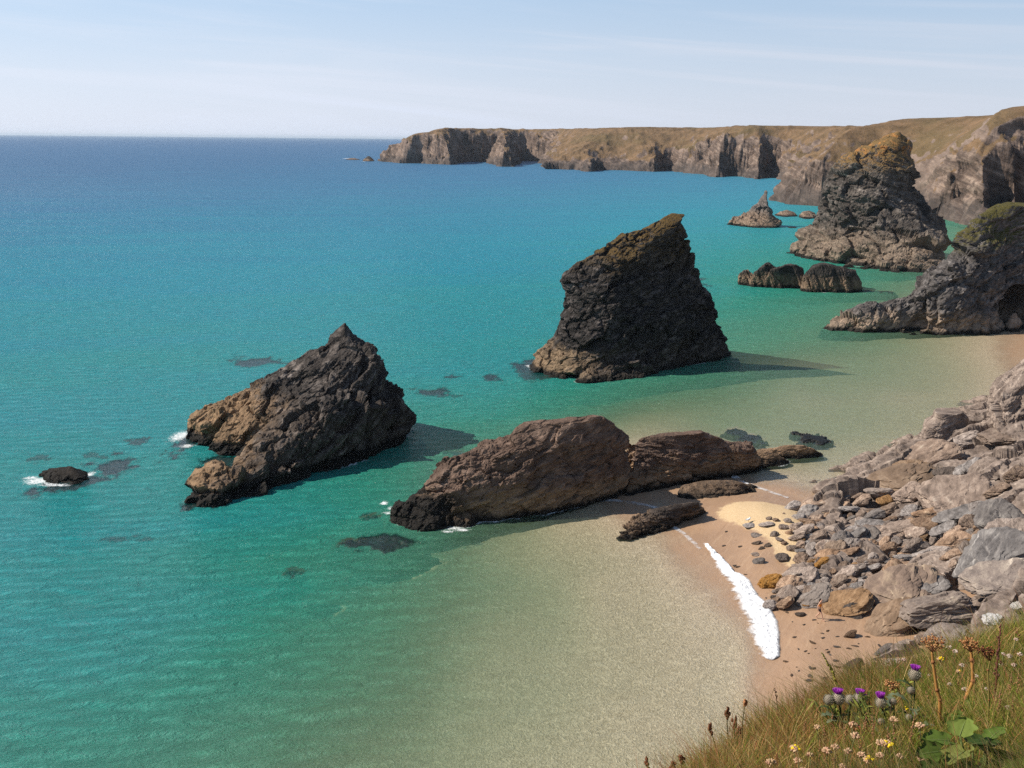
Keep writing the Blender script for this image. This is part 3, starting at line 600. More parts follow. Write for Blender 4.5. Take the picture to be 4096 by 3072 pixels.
def land(x, y):
    d = np.full(len(x), 1e9); W_ = np.zeros(len(x)); Hh = np.zeros(len(x)); wsum = np.zeros(len(x))
    P = np.stack([x / 70, y / 70, np.zeros_like(x)], -1)
    for i in range(len(cp) - 1):
        a, b = cp[i], cp[i+1]; e = b - a; L2 = e @ e; t = np.clip(((x - a[0]) * e[0] + (y - a[1]) * e[1]) / L2, 0, 1)
        dd = np.hypot(x - a[0] - t * e[0], y - a[1] - t * e[1]); d = np.minimum(d, dd)
        wt = 1 / (dd + 6) ** 4; wsum += wt; W_ += wt * (cw[i] * (1 - t) + cw[i+1] * t); Hh += wt * (ch[i] * (1 - t) + ch[i+1] * t)
    W_ /= wsum; Hh /= wsum
    ins = inside(x, y, polyL); s = np.where(ins, d, -d)
    g = fbm(P, 3, 5); g2 = fbm(P * 2.6, 4, 6, ridged=True); g3 = fbm(P * 9, 3, 8)
    rng = np.hypot(x, y); sc = np.clip((rng - 350) / 700, .35, 1)
    hc = np.interp(W_, [12, 30, 60, 100, 150], [51, 38, 23, 14, 11]); hc = np.minimum(hc, Hh * .93) + g3 * 2 + g * 7
    s2 = s + (g * 9 + (g2 * 8 + g3 * 3) * (1 - .8 * sstep(hc * .3, hc * .3 + W_ * .5, s))) * sc * np.clip((s + 25) / 30, 0, 1)
    run = 5 + .42 * hc
    u = np.clip((s2 - run * .8) / W_, 0, 1.3)
    z = hc * sstep(-2, run, s2) ** .8 + (Hh - hc) * (1 - (1 - np.clip(u, 0, 1)) ** 1.7)
    z += (g2 * 2.2 + g3 * .7) * sstep(0, .3, u) * (1 - sstep(.75, 1.2, u)) * sc
    z += np.clip((s2 - W_) / 700, 0, 1) * 4 + fbm(P * .5, 2, 15) * 1.2 * sstep(.8, 1.2, u)
    z = np.where(s2 < -1, np.maximum(s2 * .8, -6), z)
    return z, u, s2
lz, lu, ls = land(lx, ly)
Vl = np.stack([lx, ly, lz], -1); Fl = grid_faces(len(rr), len(azs))
Fl = Fl[(lz[Fl].max(1) > -1.0)]
us = np.unique(Fl); ix = np.full(len(lx), -1); ix[us] = np.arange(len(us)); Vl = Vl[us]; Fl = ix[Fl]; lu = lu[us]; ls = ls[us]
Nl = smooth_n(vnormals(Vl, Fl), Fl, 1)
steep = sstep(.24, .46, 1 - Nl[:, 2] + fbm(Vl / 30, 3, 71) * .10) * (1 - .85 * sstep(.7, 1.1, lu))
rl = np.hypot(Vl[:, 0], Vl[:, 1]); scl = np.where(rl < 720, .55, 1.0)
Al = rotm(.15, .35, 0)
for S, a in ((26, .22), (11, .24), (5, .2)):
    q = (Vl @ Al) / (S * np.array([1.5, 1.3, .8]))
    F1, Fs, v, t = worley(q, int(S)); dsp = (v * .45 + t * .8 - np.clip(.15 - (Fs - F1), 0, .15) * 2) * a * S
    Vl = Vl + Nl * (dsp * scl * steep)[:, None]
me = mesh_np('headland', Vl, Fl)
Nl2 = smooth_n(vnormals(Vl, Fl), Fl, 1)
turf = sstep(.66, .84, Nl2[:, 2] + fbm(Vl / 14, 4, 77) * .2) * sstep(6, 16, Vl[:, 2] + fbm(Vl / 25, 3, 78) * 8)
attr(me, 'turf', turf)
def land_mat():
    m = NT('headland'); p = m.pos(); z = m.n('SeparateXYZ', i={0: p}).outputs[2]; tf = m.n('Attribute', attribute_name='turf').outputs['Fac']
    n0 = m.noise(p, .018, 4, .55); n1 = m.noise(p, .09, 7, .65); n2 = m.noise(p, .5, 6, .65)
    st = m.noise(m.mapping(p, rot=(.15, .35, 0), sc=(.06, .06, .45)), 1.0, 6, .62, .5)
    rc = m.ramp(m.math('ADD', m.math('MULTIPLY', st, .5), m.math('MULTIPLY', n1, .5)), [(.36, (.030, .023, .019)), (.5, (.125, .090, .071)), (.64, (.33, .245, .19))])
    rc = m.mix(m.mapr(n0, .45, .62, 0, .5), rc, (.27, .20, .16))
    zz = m.math('ADD', z, m.math('MULTIPLY', m.math('SUBTRACT', n1, .5), 16))
    rc = m.mix(m.mapr(zz, 5, 15, .62, 0), rc, (.055, .05, .048))
    gc = m.ramp(n1, [(.3, (.10, .068, .036)), (.5, (.165, .108, .060)), (.68, (.23, .145, .082))])
    gc = m.mix(m.mapr(n0, .5, .65, 0, .5), gc, (.11, .088, .042))
    gc = m.mix(m.mapr(n2, .62, .72, 0, .4), gc, (.05, .05, .02))
    f = m.math('MULTIPLY', tf, 1.0)
    f = m.mapr(m.math('ADD', f, m.math('MULTIPLY', m.math('SUBTRACT', n2, .5), .7)), .3, .7)
    c = m.mix(f, rc, gc)
    h = m.math('ADD', m.math('MULTIPLY', st, .7), m.math('MULTIPLY', n2, .6))
    return m.done(m.bsdf(c, .9, m.bump(h, .8, 1.4), .1))
tag(link('headland', me, land_mat()), kind='structure')
# ------------------------------------------------------------------ rocky shore: px, py, z control points
SH = [(800,506,-.4),(808,501.5,.35),(825,491,.8),(842,485,1.1),(862,479,1.5),(890,467,1.8),(911,459,2.2),(921,450,2.7),(960,443,4.1),(998,440,5.0),(1030,439,5.6),(1100,415,9),
 (852,468,-1.6),(880,453,-1.8),(905,440,-2),(900,425,-3),(945,412,-3),(995,402,-3),(1060,385,-3),(800,490,-1.5),(815,480,-2),
 (850,498,1.9),(880,488,2.7),(920,468,3.4),(960,460,4.4),(1000,455,5.4),(1040,455,6),(900,503,2.4),(950,495,4.2),(1000,488,5.8),(1040,488,7),(1100,480,10),
 (820,516,.75),(850,520,1.2),(900,530,1.7),(950,532,3.0),(1000,530,4.8),(1040,535,6),(830,560,.75),(880,572,1.2),(920,577,1.8),(960,577,3.0),(1000,575,4.4),(1040,575,5.5),
 (800,592,-.1),(840,612,-.1),(870,628,-.05),(900,645,.1),(930,645,1.0),(960,640,2.0),(1000,612,3.6),(1040,600,5),(960,690,1.2),(1024,690,3),(900,690,-.3),(860,660,-.9),(780,560,-.5),(775,530,-.4),(770,590,-.8),(790,510,-.5),(820,640,-1.2),(760,560,-1.5),(1100,600,8),(1100,690,6)]
sp_ = np.array([G(a, b, c) for a, b, c in SH]); _sh = TPS(sp_[:, :2] / 30, sp_[:, 2], 2e-4)
def shore_z(x, y): return np.clip(_sh(np.stack([np.ravel(x), np.ravel(y)], -1) / 30), -3, 14)
gx = np.arange(19, 92, .15); gy = np.arange(44, 168, .16)
Xs, Ys = np.meshgrid(gx, gy, indexing='ij'); xf, yf = Xs.ravel(), Ys.ravel(); zf = shore_z(xf, yf)
Fs_ = grid_faces(len(gx), len(gy)); az_ = xf / yf
Fs_ = Fs_[(zf[Fs_].max(1) > -.9) & (az_[Fs_].max(1) < .66)]
us = np.unique(Fs_); ix = np.full(len(xf), -1); ix[us] = np.arange(len(us)); Vs = np.stack([xf, yf, zf], -1)[us]; Fs_ = ix[Fs_]
if vnormals(Vs, Fs_)[:, 2].mean() < 0: Fs_ = Fs_[:, ::-1]
Vs = craggy(Vs, Fs_, 4.6, (.30, -.42, .5), .9, 101, (2.6, 1.6, .8), big=1.0, amps=((1.0, .34), (.45, .20), (.16, .10)))
M_SHORE = rock_mat('shore_rock', (.075, .056, .046), (.255, .198, .162), (.47, .38, .31), tide=(.26, .20, .16), zt=(-1, .1, .5), strat=(.3, -.4, .5), ssc=(.35, .35, 2.0), bumpd=.16, streak=.55)
cS = np.array([45, 90, 0.])
tag(link('rocky_shore', mesh_np('rocky_shore', Vs - cS, Fs_, False), M_SHORE, loc=cS), 'broad grey tilted rock ledges rising from the beach to the right edge', 'rock ledge')
fin_rock('cliff_rock', [lobe([(993,441),(997,420),(996,396),(1008,383),(1024,371),(1050,355)], [(1120,430),(1110,390),(1090,365),(1070,352)], (1040,450), back=12, dy=1, n=1.9, z0=3.5, zb=-1, kf=[(0, 1), (1, .4)])], .16, 2.6, M_SHORE, 'tall pale rock wall at the right edge, above the shallow bay', 'rock', strata=(.3, -.5, .3), amp=.8, seed=111, big=.5)
fin_rock('block_rock', [lobe([(919,445),(926,422),(934,417.5)], [(970,438),(969,417),(963,411.5)], (942,447), back=3, dy=.2, n=2.4, z0=2.6, zb=0, kf=[(0, 1), (1, .55)])], .07, 1.3, M_SHORE, 'square grey block perched on the outer ledge against the shallow water', 'rock', strata=(.25, -.3, .3), amp=.7, seed=113)
# ------------------------------------------------------------------ boulders
import bmesh
def ico(sub):
    bm = bmesh.new(); bmesh.ops.create_icosphere(bm, subdivisions=sub, radius=1); V = np.array([v.co[:] for v in bm.verts]); Fa = np.array([[v.index for v in f.verts] for f in bm.faces]); bm.free(); return V, Fa
def boulder_mesh(seed, sub=4, sc=(1.25, .85, .62), name='boulder', rough=1.0):
    rs = np.random.RandomState(seed); D, Fa = ico(sub)
    Nn = rs.normal(size=(13, 3)); Nn /= np.linalg.norm(Nn, axis=1, keepdims=True); Nn[0] = (0, 0, 1); Nn[1] = (0, 0, -1); dk = rs.uniform(.62, 1.0, 13)
    r_ = dk / np.maximum(D @ Nn.T, .05); kk = 16.0; r_ = (np.exp(-kk * np.minimum(r_, 3)).sum(1)); r_ = -np.log(r_) / kk
    V = D * np.clip(r_, .4, 1.2)[:, None]
    q = V @ rotm(.35, .3, 0); off = seed * 3.7
    V = V + D * (fbm(q * np.array((.9, .9, 5.0)) + off, 4, 3, ridged=True) * .045 * rough + fbm(V * 2.2 + off, 3, 4) * .07 * rough)[:, None]
    F1, Fs, v, t = worley(q * np.array((1.5, 1.5, 3.2)) + off, seed); V = V + D * ((v * .4 + t * .7 - np.clip(.12 - Fs + F1, 0, .12) * 3) * .085 * rough)[:, None]
    if sub > 4:
        F1, Fs, v, t = worley(q * np.array((3.2, 3.2, 8.0)) + off * 2, seed + 3); V = V + D * ((v * .4 + t * .8 - np.clip(.15 - Fs + F1, 0, .15) * 2) * .045)[:, None]
    return V * np.array(sc), Fa
def stone_mat(name, dark, mid, light, streak=.3):
    m = NT(name); tc = m.n('TexCoord').outputs['Object']; ob = m.n('ObjectInfo').outputs['Random']
    p = m.n('VectorMath', operation='ADD', i={0: tc, 1: m.n('VectorMath', operation='SCALE', i={0: (37., 11., 53.), 'Scale': ob}).outputs[0]}).outputs[0]
    n1 = m.noise(p, 2.2, 8, .65); st = m.noise(m.mapping(p, rot=(.35, .3, 0), sc=(.6, .6, 5)), 1.6, 6, .6, .5)
    c = m.ramp(m.math('ADD', m.math('MULTIPLY', n1, .5), m.math('MULTIPLY', st, .5)), [(.33, dark), (.5, mid), (.66, light)])
    c = m.mix(m.mapr(st, .6, .7, 0, streak), c, tuple(min(.6, a * 1.45) for a in light))
    hs = m.n('HueSaturation', i={'Hue': .5, 'Saturation': m.mapr(ob, 0, 1, .5, 1.8, False), 'Value': m.mapr(m.math('FRACT', m.math('MULTIPLY', ob, 7.13)), 0, 1, .62, 1.25, False), 'Color': c}).outputs[0]
    return m.done(m.bsdf(hs, .85, m.bump(m.math('ADD', m.math('MULTIPLY', st, .7), m.math('MULTIPLY', m.noise(p, 5, 7, .72), .7)), 1.0, .12), .2))
M_STONE = stone_mat('grey_stone', (.075, .058, .048), (.265, .208, .172), (.47, .385, .32))
M_TAN = stone_mat('tan_stone', (.12, .082, .055), (.25, .175, .122), (.38, .28, .20))
M_DARK = stone_mat('wet_stone', (.045, .036, .030), (.10, .078, .064), (.18, .145, .12))
M_PALE = stone_mat('pale_stone', (.30, .28, .25), (.50, .47, .43), (.66, .63, .58), .1)
M_VEIN = stone_mat('veined_stone', (.12, .10, .09), (.24, .20, .175), (.42, .36, .30), .85)
variants = {}
def variant(k, mat, big=False):
    key = (k, mat.name, big)
    if key not in variants:
        V, Fa = boulder_mesh(200 + k * 7, 5 if big else 4, rough=1.5 if big else 1.1); me = mesh_np('boulder', V, Fa, False); me.materials.append(mat); variants[key] = me
    return variants[key]
rsd = np.random.RandomState(5)
def ground_z(x, y):
    return np.maximum(bed_z(np.array([x]), np.array([y])), shore_z(np.array([x]), np.array([y])))[0]
def stone(px, py, w, mat, label, group=None, flat=1.0, rot=None, tilt=None, name='boulder', big=False, k=None, cat='boulder', sink=.25, ln=1.0, zadd=0.0):
    """a boulder whose middle stands at pixel px, py and is w pixels wide"""
    z = .4
    for _ in range(4): P = G(px, py, z); z = ground_z(P[0], P[1])
    dep = (P - EYE) @ fw; a = w * dep / 1000 / 2
    o = link(name, variant(rsd.randint(10) if k is None else k, mat, big)); s = a / 1.15
    rz = rsd.uniform(-.5, .9) if rot is None else rot; ty = rsd.uniform(-.45, .1) if tilt is None else tilt
    o.rotation_euler = (rsd.uniform(-.3, .3) + .1, ty, rz); o.scale = (s * ln, s * rsd.uniform(.9, 1.25), s * flat * rsd.uniform(.9, 1.2))
    o.location = (P[0], P[1], P[2] + s * .6 * flat * (1 - 2 * sink) + zadd)
    return tag(o, label, cat, group)
def z6(x, y): return 725 + x * .13563, 362.5 + y * .13563
def z7(x, y): return 675 + x * .15778, 512.5 + y * .15778
# big ledges and slabs of the outcrop (zoom pixels)
for x0, y0, x1, y1, mt, lb, rot, tilt, flat in [(1010,735,1490,960,M_TAN,'long brown sloping slab at the water edge of the outcrop',.25,-.35,.42),(1225,860,1500,1050,M_STONE,'grey slab under the long brown slab, above the heap',.3,-.3,.7),(610,950,960,1110,M_STONE,'low rough grey outcrop where ledges meet the yellow sand',.3,-.1,.5),
 (1370,590,1800,770,M_STONE,'grey slab below the square perched block',.35,-.35,.5),(1690,640,1880,900,M_STONE,'dark jointed slab in the middle of the ledges',.5,-.5,.8),(1780,690,2100,900,M_STONE,'broad tilted grey slab under the rock wall at right',.4,-.45,.6),(1470,905,1910,1060,M_STONE,'long grey slab above the heap in the middle of the outcrop',.3,-.3,.45),
 (1850,980,2230,1300,M_VEIN,'huge grey mass with swirling cream veins at the right edge',.4,-.3,.7),(2050,640,2260,960,M_VEIN,'pale rounded rock mass at the right edge under the rock wall',.4,-.2,1.0),(1560,1030,1880,1200,M_STONE,'smooth grey slab between the heap and the veined mass',.3,-.35,.5),(1240,740,1500,840,M_TAN,'brown slab near the water above the long sloping one',.3,-.3,.5),
 (1540,760,1700,880,M_DARK,'dark squared block in a gap of the ledges',.4,-.2,.9),(1900,880,2130,990,M_STONE,'grey ledge block under the broad tilted slab',.3,-.3,.6),(1620,500,1900,620,M_STONE,'grey ledge slab right of the square perched block',.3,-.25,.5),(1900,480,2180,600,M_STONE,'flat grey slab at the foot of the rock wall',.2,-.2,.5),
 (1700,1300,2230,1560,M_VEIN,'wide cream veined rock face above the folded boulder at right',.35,-.3,.5),(1950,1170,2230,1330,M_STONE,'grey slab under the huge veined mass at the right edge',.3,-.3,.6),(1780,1500,2230,1680,M_VEIN,'lower cream veined rock face at the right edge above the grass',.3,-.25,.5)]:
    px, py = z6((x0 + x1) / 2, y0 * .38 + y1 * .62); stone(px, py, (x1 - x0) * .13563, mt, lb, flat=flat, rot=rot, tilt=tilt, big=True, ln=1.05, sink=.34, name='outcrop_rock', cat='rock')
# the heap
heap_px = [(806,504),(830,508),(850,502),(880,508),(905,523),(940,533),(985,546),(983,572),(950,585),(930,560),(885,586),(862,598),(840,590),(800,600),(772,598),(766,588),(792,570),(803,556),(795,540),(803,525)]
hp = np.array([G(a, b, 1.3)[:2] for a, b in heap_px]); lo, hi = hp.min(0), hp.max(0)
pts = []
for tgt, rad in ((46, (.62, .98)), (120, (.36, .62)), (110, (.2, .36))):
    tries = 0; got = 0
    while got < tgt and tries < 30000:
        tries += 1; q = rsd.uniform(lo, hi); r0 = rsd.uniform(*rad)
        if not inside(q[:1], q[1:], hp)[0]: continue
        if any((q[0] - a) ** 2 + (q[1] - b) ** 2 < ((r0 + c) * .82) ** 2 for a, b, c in pts): continue
        pts.append((q[0], q[1], r0)); got += 1
LB = {0: ('big grey boulder lying in the heap on the beach', 'big grey boulders of the heap'), 1: ('middle sized grey boulder packed in the beach heap', 'middle sized boulders of the heap'), 2: ('small grey stone filling a gap between heap boulders', 'small stones of the heap')}
for i, (x, y, r0) in enumerate(pts):
    q = 0 if r0 > .62 else 1 if r0 > .36 else 2
    z = ground_z(x, y); mat = M_TAN if rsd.rand() < .12 else M_STONE
    o = link('boulder', variant(rsd.randint(10), mat)); s = r0
    o.rotation_euler = (rsd.uniform(-.25, .35), rsd.uniform(-.5, .05), rsd.uniform(-.4, .9)); o.scale = (s * rsd.uniform(.95, 1.25), s, s * rsd.uniform(.7, 1.15)); o.location = (x, y, z + s * .54)
    lb, gp = LB[q]
    if mat is M_TAN: lb = lb.replace('grey', 'brown'); gp = gp.replace('grey', 'brown').replace('middle sized boulders', 'middle sized brown boulders').replace('small stones', 'small brown stones')
    tag(o, lb, 'boulder', gp)
# stones on the dry yellow sand (zoom pixels x0, y0, x1, y1)
for x0, y0, x1, y1 in [(425,1045,555,1105),(300,1138,342,1166),(350,1140,402,1182),(395,1188,462,1242),(478,1178,585,1244),(608,1148,692,1238),(490,1108,600,1180),(430,1145,490,1188),(578,1262,655,1330),(450,1240,504,1268),(655,1235,800,1330),(330,1245,395,1292),(370,1285,424,1328),(410,1315,458,1352),(455,1345,525,1400),(520,1325,592,1378),(590,1355,640,1395),(625,1320,700,1350),(655,1115,700,1140),(690,1075,775,1125),(420,1100,445,1125)]:
    px, py = z6((x0 + x1) / 2, y0 * .35 + y1 * .65); stone(px, py, (x1 - x0) * .13563, M_STONE, 'grey rounded stone lying loose on the dry yellow sand', 'loose stones on the dry sand', name='stone', cat='stone', flat=1.1)
for x0, y0, x1, y1, lb in [(140,1190,236,1226,'flat thin grey slab at the seaward edge of the dry sand near the gull'),(250,1185,355,1210,'pale flat slab half buried in the dry sand beside the gull'),(190,1270,270,1290,'thin pale flat stone on wet sand below the dry patch'),(190,1410,262,1426,'thin flat stone pressed into the wet sand between stone clusters')]:
    px, py = z6((x0 + x1) / 2, (y0 + y1) / 2); stone(px, py, (x1 - x0) * .13563, M_STONE, lb, name='stone', cat='stone', flat=.25, tilt=0.0, sink=.1)
for x0, y0, x1, y1, lb in [(200,1308,262,1352,'upper dark stone of three lying together on the wet sand'),(245,1350,290,1392,'lowest dark stone of three lying together on the wet sand'),(288,1335,337,1368,'right hand dark stone of three lying together on the wet sand'),(195,1450,282,1488,'low brown stone alone on the wet sand right of the surf'),(380,1424,486,1472,'dark flat rock on wet sand against the seaward end of the heap')]:
    px, py = z6((x0 + x1) / 2, y0 * .4 + y1 * .6); stone(px, py, (x1 - x0) * .13563, M_DARK, lb, name='stone', cat='stone', flat=.7)
for x0, y0, x1, y1, lb, mt in [(1065,755,1148,808,'pointed brown stone standing alone on the wet sand below the slabs',M_DARK),(1062,938,1182,1010,'dark wet rock half sunk in sand just above the grass edge',M_DARK),(1262,850,1385,912,'low dark rock barely showing in wet sand near the grass edge',M_DARK),(770,632,832,660,'small dark stone in the wet sand left of the walking person',M_DARK),(600,530,672,566,'dark flat stone in wet sand left of the big brown slab',M_DARK),(1340,930,1480,1000,'grey flat rock in wet sand just behind the pale seed heads',M_STONE)]:
    px, py = z7((x0 + x1) / 2, y0 * .4 + y1 * .6); stone(px, py, (x1 - x0) * .15778, mt, lb, name='stone', cat='stone', flat=.75 if x0 != 1065 else 1.3)
# pebbles strewn over the wet sand
pa = [(735,560),(765,590),(800,612),(840,628),(880,645),(905,655),(860,690),(800,690),(780,650),(770,620),(742,580),(725,548),(720,525),(745,545)]
pp = np.array([G(a, b, .4)[:2] for a, b in pa]); lo2, hi2 = pp.min(0), pp.max(0); k_ = 0
while k_ < 70:
    q = rsd.uniform(lo2, hi2)
    if not inside(q[:1], q[1:], pp)[0]: continue
    z = ground_z(*q); r0 = rsd.uniform(.05, .16); o = link('pebble', variant(rsd.randint(10), M_DARK)); o.scale = (r0 * 1.4, r0, r0 * .7); o.rotation_euler = (0, 0, rsd.uniform(0, 6)); o.location = (q[0], q[1], z + r0 * .15)
    tag(o, 'small dark pebble on the wet sand beside the surf', 'pebble', 'pebbles strewn on the wet sand'); k_ += 1
# big slabs in front, one by one
for x0, y0, x1, y1, mt, lb, rot, tilt, flat, ln in [
 (535,385,690,485,M_TAN,'wet brown outermost boulder of the heap beside the surf',.2,-.1,.8,1.0),
 (690,380,880,470,M_STONE,'pale grey slab leaning over the outermost brown boulder',.2,-.3,.7,1.05),
 (655,465,820,520,M_DARK,'low dark rock lying under the pale slab at the sand',.2,-.1,.6,1.1),
 (775,450,1015,610,M_TAN,'large smooth brown slab just behind the walking person',.25,-.38,.75,1.05),
 (935,515,1055,595,M_TAN,'narrow brown block right of the walking person head',.3,-.4,.8,1.1),
 (920,530,1200,655,M_TAN,'long low brown slab right behind the walking person legs',.2,-.3,.55,1.1),
 (1040,570,1200,690,M_DARK,'dark jagged rock between the long brown slab and the great slab',.5,-.5,.7,1.0),
 (1180,330,1640,680,M_VEIN,'great tilted slab with cream folded veins, largest on the beach',.45,-.5,.62,1.12),
 (1190,575,1555,775,M_TAN,'huge brown wedge boulder on the sand under the veined slab',.3,-.42,.62,1.1),
 (1500,500,1915,750,M_VEIN,'broad grey folded boulder at the foot of the grass, right of wedge',.2,-.2,.8,1.08),
 (1505,430,1760,545,M_STONE,'grey block wedged between the veined slab and the cliff rock',.3,-.3,.7,1.05),
 (1660,160,1850,235,M_STONE,'flat grey boulder at the back of the heap under the cliff',.2,-.2,.7,1.1),
 (1845,140,2005,250,M_TAN,'sharp edged brown block at the inner end of the heap',.1,-.1,1.0,1.0),
 (1990,190,2175,255,M_TAN,'low brown block right of the sharp edged one',.1,-.1,.7,1.1),
 (1720,90,1850,170,M_STONE,'grey rounded boulder below the ledge at the inner heap',.2,-.3,.9,1.1),
 (930,190,1080,325,M_TAN,'tall brown cracked boulder in the middle of the heap',.3,-.4,1.2,1.0),
 (1050,150,1210,300,M_STONE,'tall grey boulder leaning on the brown cracked one',.5,-.6,1.1,1.0),
 (1240,95,1480,190,M_STONE,'long pale slab lying across the upper heap',.2,-.25,.75,1.15),
 (1255,200,1400,310,M_STONE,'big grey boulder above the veined slab top',.3,-.3,1.0,1.0),
 (1060,345,1230,410,M_STONE,'long grey boulder above the brown slab by the person',.1,-.15,.9,1.1),
 (755,270,860,345,M_STONE,'rounded grey boulder at the sandy lower edge of the heap',.1,-.1,1.2,1.0),
 (845,285,940,360,M_TAN,'squat brown boulder beside the rounded grey edge boulder',.1,-.1,1.2,1.0),
 (1180,265,1290,375,M_STONE,'upright grey boulder left of the veined slab',.4,-.5,1.3,.95),
 (1055,410,1170,490,M_STONE,'pale flat topped block above the long brown slab',.1,-.1,1.0,1.0),
 (1515,755,1640,850,M_STONE,'pale smooth boulder at the grass edge below the folded boulder',.1,-.1,1.0,1.0),
 (1620,740,1880,830,M_STONE,'flat pale ledge stone under the folded boulder by the grass',.1,-.1,.5,1.1),
 (1955,655,2060,722,M_PALE,'white rounded stone at the top of the grass, left of two',.1,-.1,1.1,1.0),
 (2140,580,2230,635,M_PALE,'white stone above the grass at the right edge, right of two',.1,-.1,1.0,1.0)]:
    px, py = z7((x0 + x1) / 2, y0 * .38 + y1 * .62); stone(px, py, (x1 - x0) * .15778, mt, lb, flat=flat, rot=rot, tilt=tilt, big=True, ln=ln, sink=.2, name='boulder')
# ------------------------------------------------------------------ surf
def surf(name, R_, L_, hgt, label, n=760, mth=56, seed=1, alpha=1.0):
    def res(pts, k):
        P = np.array([G(a, b, .03)[:2] for a, b in pts]); s = np.concatenate([[0], np.cumsum(np.hypot(*np.diff(P, axis=0).T))]); t = np.linspace(0, s[-1], k)
        return np.stack([np.interp(t, s, P[:, 0]), np.interp(t, s, P[:, 1])], -1)
    a, b = res(R_, n), res(L_, n); u = np.linspace(-.25, 1.3, mth)[None, :, None]
    P = a[:, None] * (1 - u) + b[:, None] * u; x, y = P[..., 0].ravel(), P[..., 1].ravel(); uu = np.tile(np.linspace(-.25, 1.3, mth), n)
    q = np.stack([x, y, np.zeros_like(x)], -1); n1 = fbm(q * 1.1, 5, seed); n2 = fbm(q * 4.5, 3, seed + 4); tt = np.repeat(np.linspace(0, 1, n), mth)
    env = sstep(-.25, .12, uu) * (1 - sstep(.45, 1.3, uu)) * sstep(0, .06, tt) * (1 - sstep(.96, 1, tt))
    keep = env > .015
    z = np.maximum(bed_z(x, y), 0) + .03 + hgt * env * (.55 + .8 * np.clip(n1 + .3, 0, 1) + .35 * n2)
    Fq = grid_faces(n, mth); Fq = Fq[keep[Fq].all(1)]; V = np.stack([x, y, z], -1)
    if vnormals(V, Fq)[:, 2].sum() < 0: Fq = Fq[:, ::-1]
    c = V.mean(0); c[2] = 0; m = NT('foam'); p = m.pos(); ev = m.n('Attribute', attribute_name='env').outputs['Fac']; uf = m.n('Attribute', attribute_name='back').outputs['Fac']
    ln_ = m.noise(p, 1.3, 6, .62, .6); al = m.mapr(m.math('ADD', ev, m.math('MULTIPLY', m.math('SUBTRACT', ln_, .5), m.math('MULTIPLY_ADD', uf, 1.3, .4))), .18, .85)
    al = m.math('MULTIPLY', al, m.mapr(m.noise(p, .9, 5, .65), .35, .62, 0, alpha)) if alpha < .9 else al
    fb = (m.bsdf(m.ramp(m.noise(p, 2.5, 6, .7), [(.3, (.66, .67, .67)), (.55, (.82, .83, .84))]), .9, m.bump(m.noise(p, 3, 5, .65), .7, .12), .1))
    mat = m.done(m.n('MixShader', i={0: al, 1: m.n('BsdfTransparent').outputs[0], 2: fb}).outputs[0])
    me = mesh_np(name, V - c, Fq); attr(me, 'env', env); attr(me, 'back', np.clip(uu, 0, 1)); o = link(name, me, mat, loc=c); o['kind'] = 'stuff'; o['label'] = label; return o
surf('surf', [z7(*q) for q in [(170,185),(215,220),(262,265),(302,300),(342,345),(372,390),(422,410),(458,440),(484,490),(514,540),(564,590),(594,640),(630,700),(643,760),(645,830),(652,915),(600,950)]],
     [z7(*q) for q in [(168,195),(210,250),(238,290),(255,335),(305,400),(345,450),(385,545),(425,630),(462,725),(492,835),(545,905),(590,948)]], .24, 'line of white breaking surf on the wet sand')
surf('surf', [(722,471),(730,473),(738,477),(745,482),(750,484)], [(722,473.5),(729,477),(737,481),(744,485),(749,486)], .10, 'thin white surf ripple behind the flat beach rock', 160, 20, 3, .8)
surf('surf', [(703,549),(694,541),(685,533),(676,527),(670,523)], [(700,551),(691,543),(682,535),(673,529),(668,525)], .05, 'faint swash line on the sand between the surf and the weedy beach rock', 200, 20, 5, .55)
surf('surf', [(660,507),(640,503),(615,499.5),(590,499),(570,499)], [(660,509),(640,505.5),(615,502),(590,501),(570,501)], .05, 'faint wash line under the layered ledge beside the whale shaped rock', 240, 20, 7, .45)
surf('surf', [(750,483),(764,488.5),(778,494),(790,498)], [(749,485),(763,490.5),(777,496),(789,500)], .05, 'faint swash line continuing right from the flat beach rock', 160, 20, 8, .5)
# ------------------------------------------------------------------ person walking on the sand and a gull
def skin(name, verts, edges, rad, mat, sub=2, parent=None, loc=None):
    me = bpy.data.meshes.new(name); me.from_pydata([tuple(v) for v in verts], edges, []); o = bpy.data.objects.new(name, me); COL.objects.link(o)
    o.modifiers.new('s', 'SKIN'); sv = me.skin_vertices[0].data
    for i, r in enumerate(rad): sv[i].radius = r if isinstance(r, tuple) else (r, r); sv[i].use_root = (i == 0)
    md = o.modifiers.new('u', 'SUBSURF'); md.levels = sub; md.render_levels = sub
    dg = bpy.context.evaluated_depsgraph_get(); m2 = bpy.data.meshes.new_from_object(o.evaluated_get(dg)); bpy.data.objects.remove(o); bpy.data.meshes.remove(me)
    m2.name = name; m2.materials.clear(); m2.polygons.foreach_set('use_smooth', [True] * len(m2.polygons))
    return link(name, m2, mat, parent, loc)
SKIN = simple_mat('skin', (.56, .34, .24), .55, .06); TOP = simple_mat('orange_cloth', (.75, .27, .03), .8, .1); SHORT = simple_mat('dark_cloth', (.035, .025, .035), .8, .1); HAIR = simple_mat('dark_hair', (.025, .014, .010), .6, .2)
V = [(0,0,.93),(0,0,1.1),(.01,0,1.29),(.01,0,1.42),(.03,0,1.5),(.04,0,1.585),(.035,0,1.665),(.15,0,1.575)]; E = [(0,1),(1,2),(2,3),(3,4),(4,5),(5,6),(5,7)]; Rr = [(.12,.15),(.095,.125),(.10,.15),(.065,.075),(.05,.055),(.095,.078),(.06,.055),.012]
def add(p, par, r): V.append(p); E.append((par, len(V) - 1)); Rr.append(r); return len(V) - 1
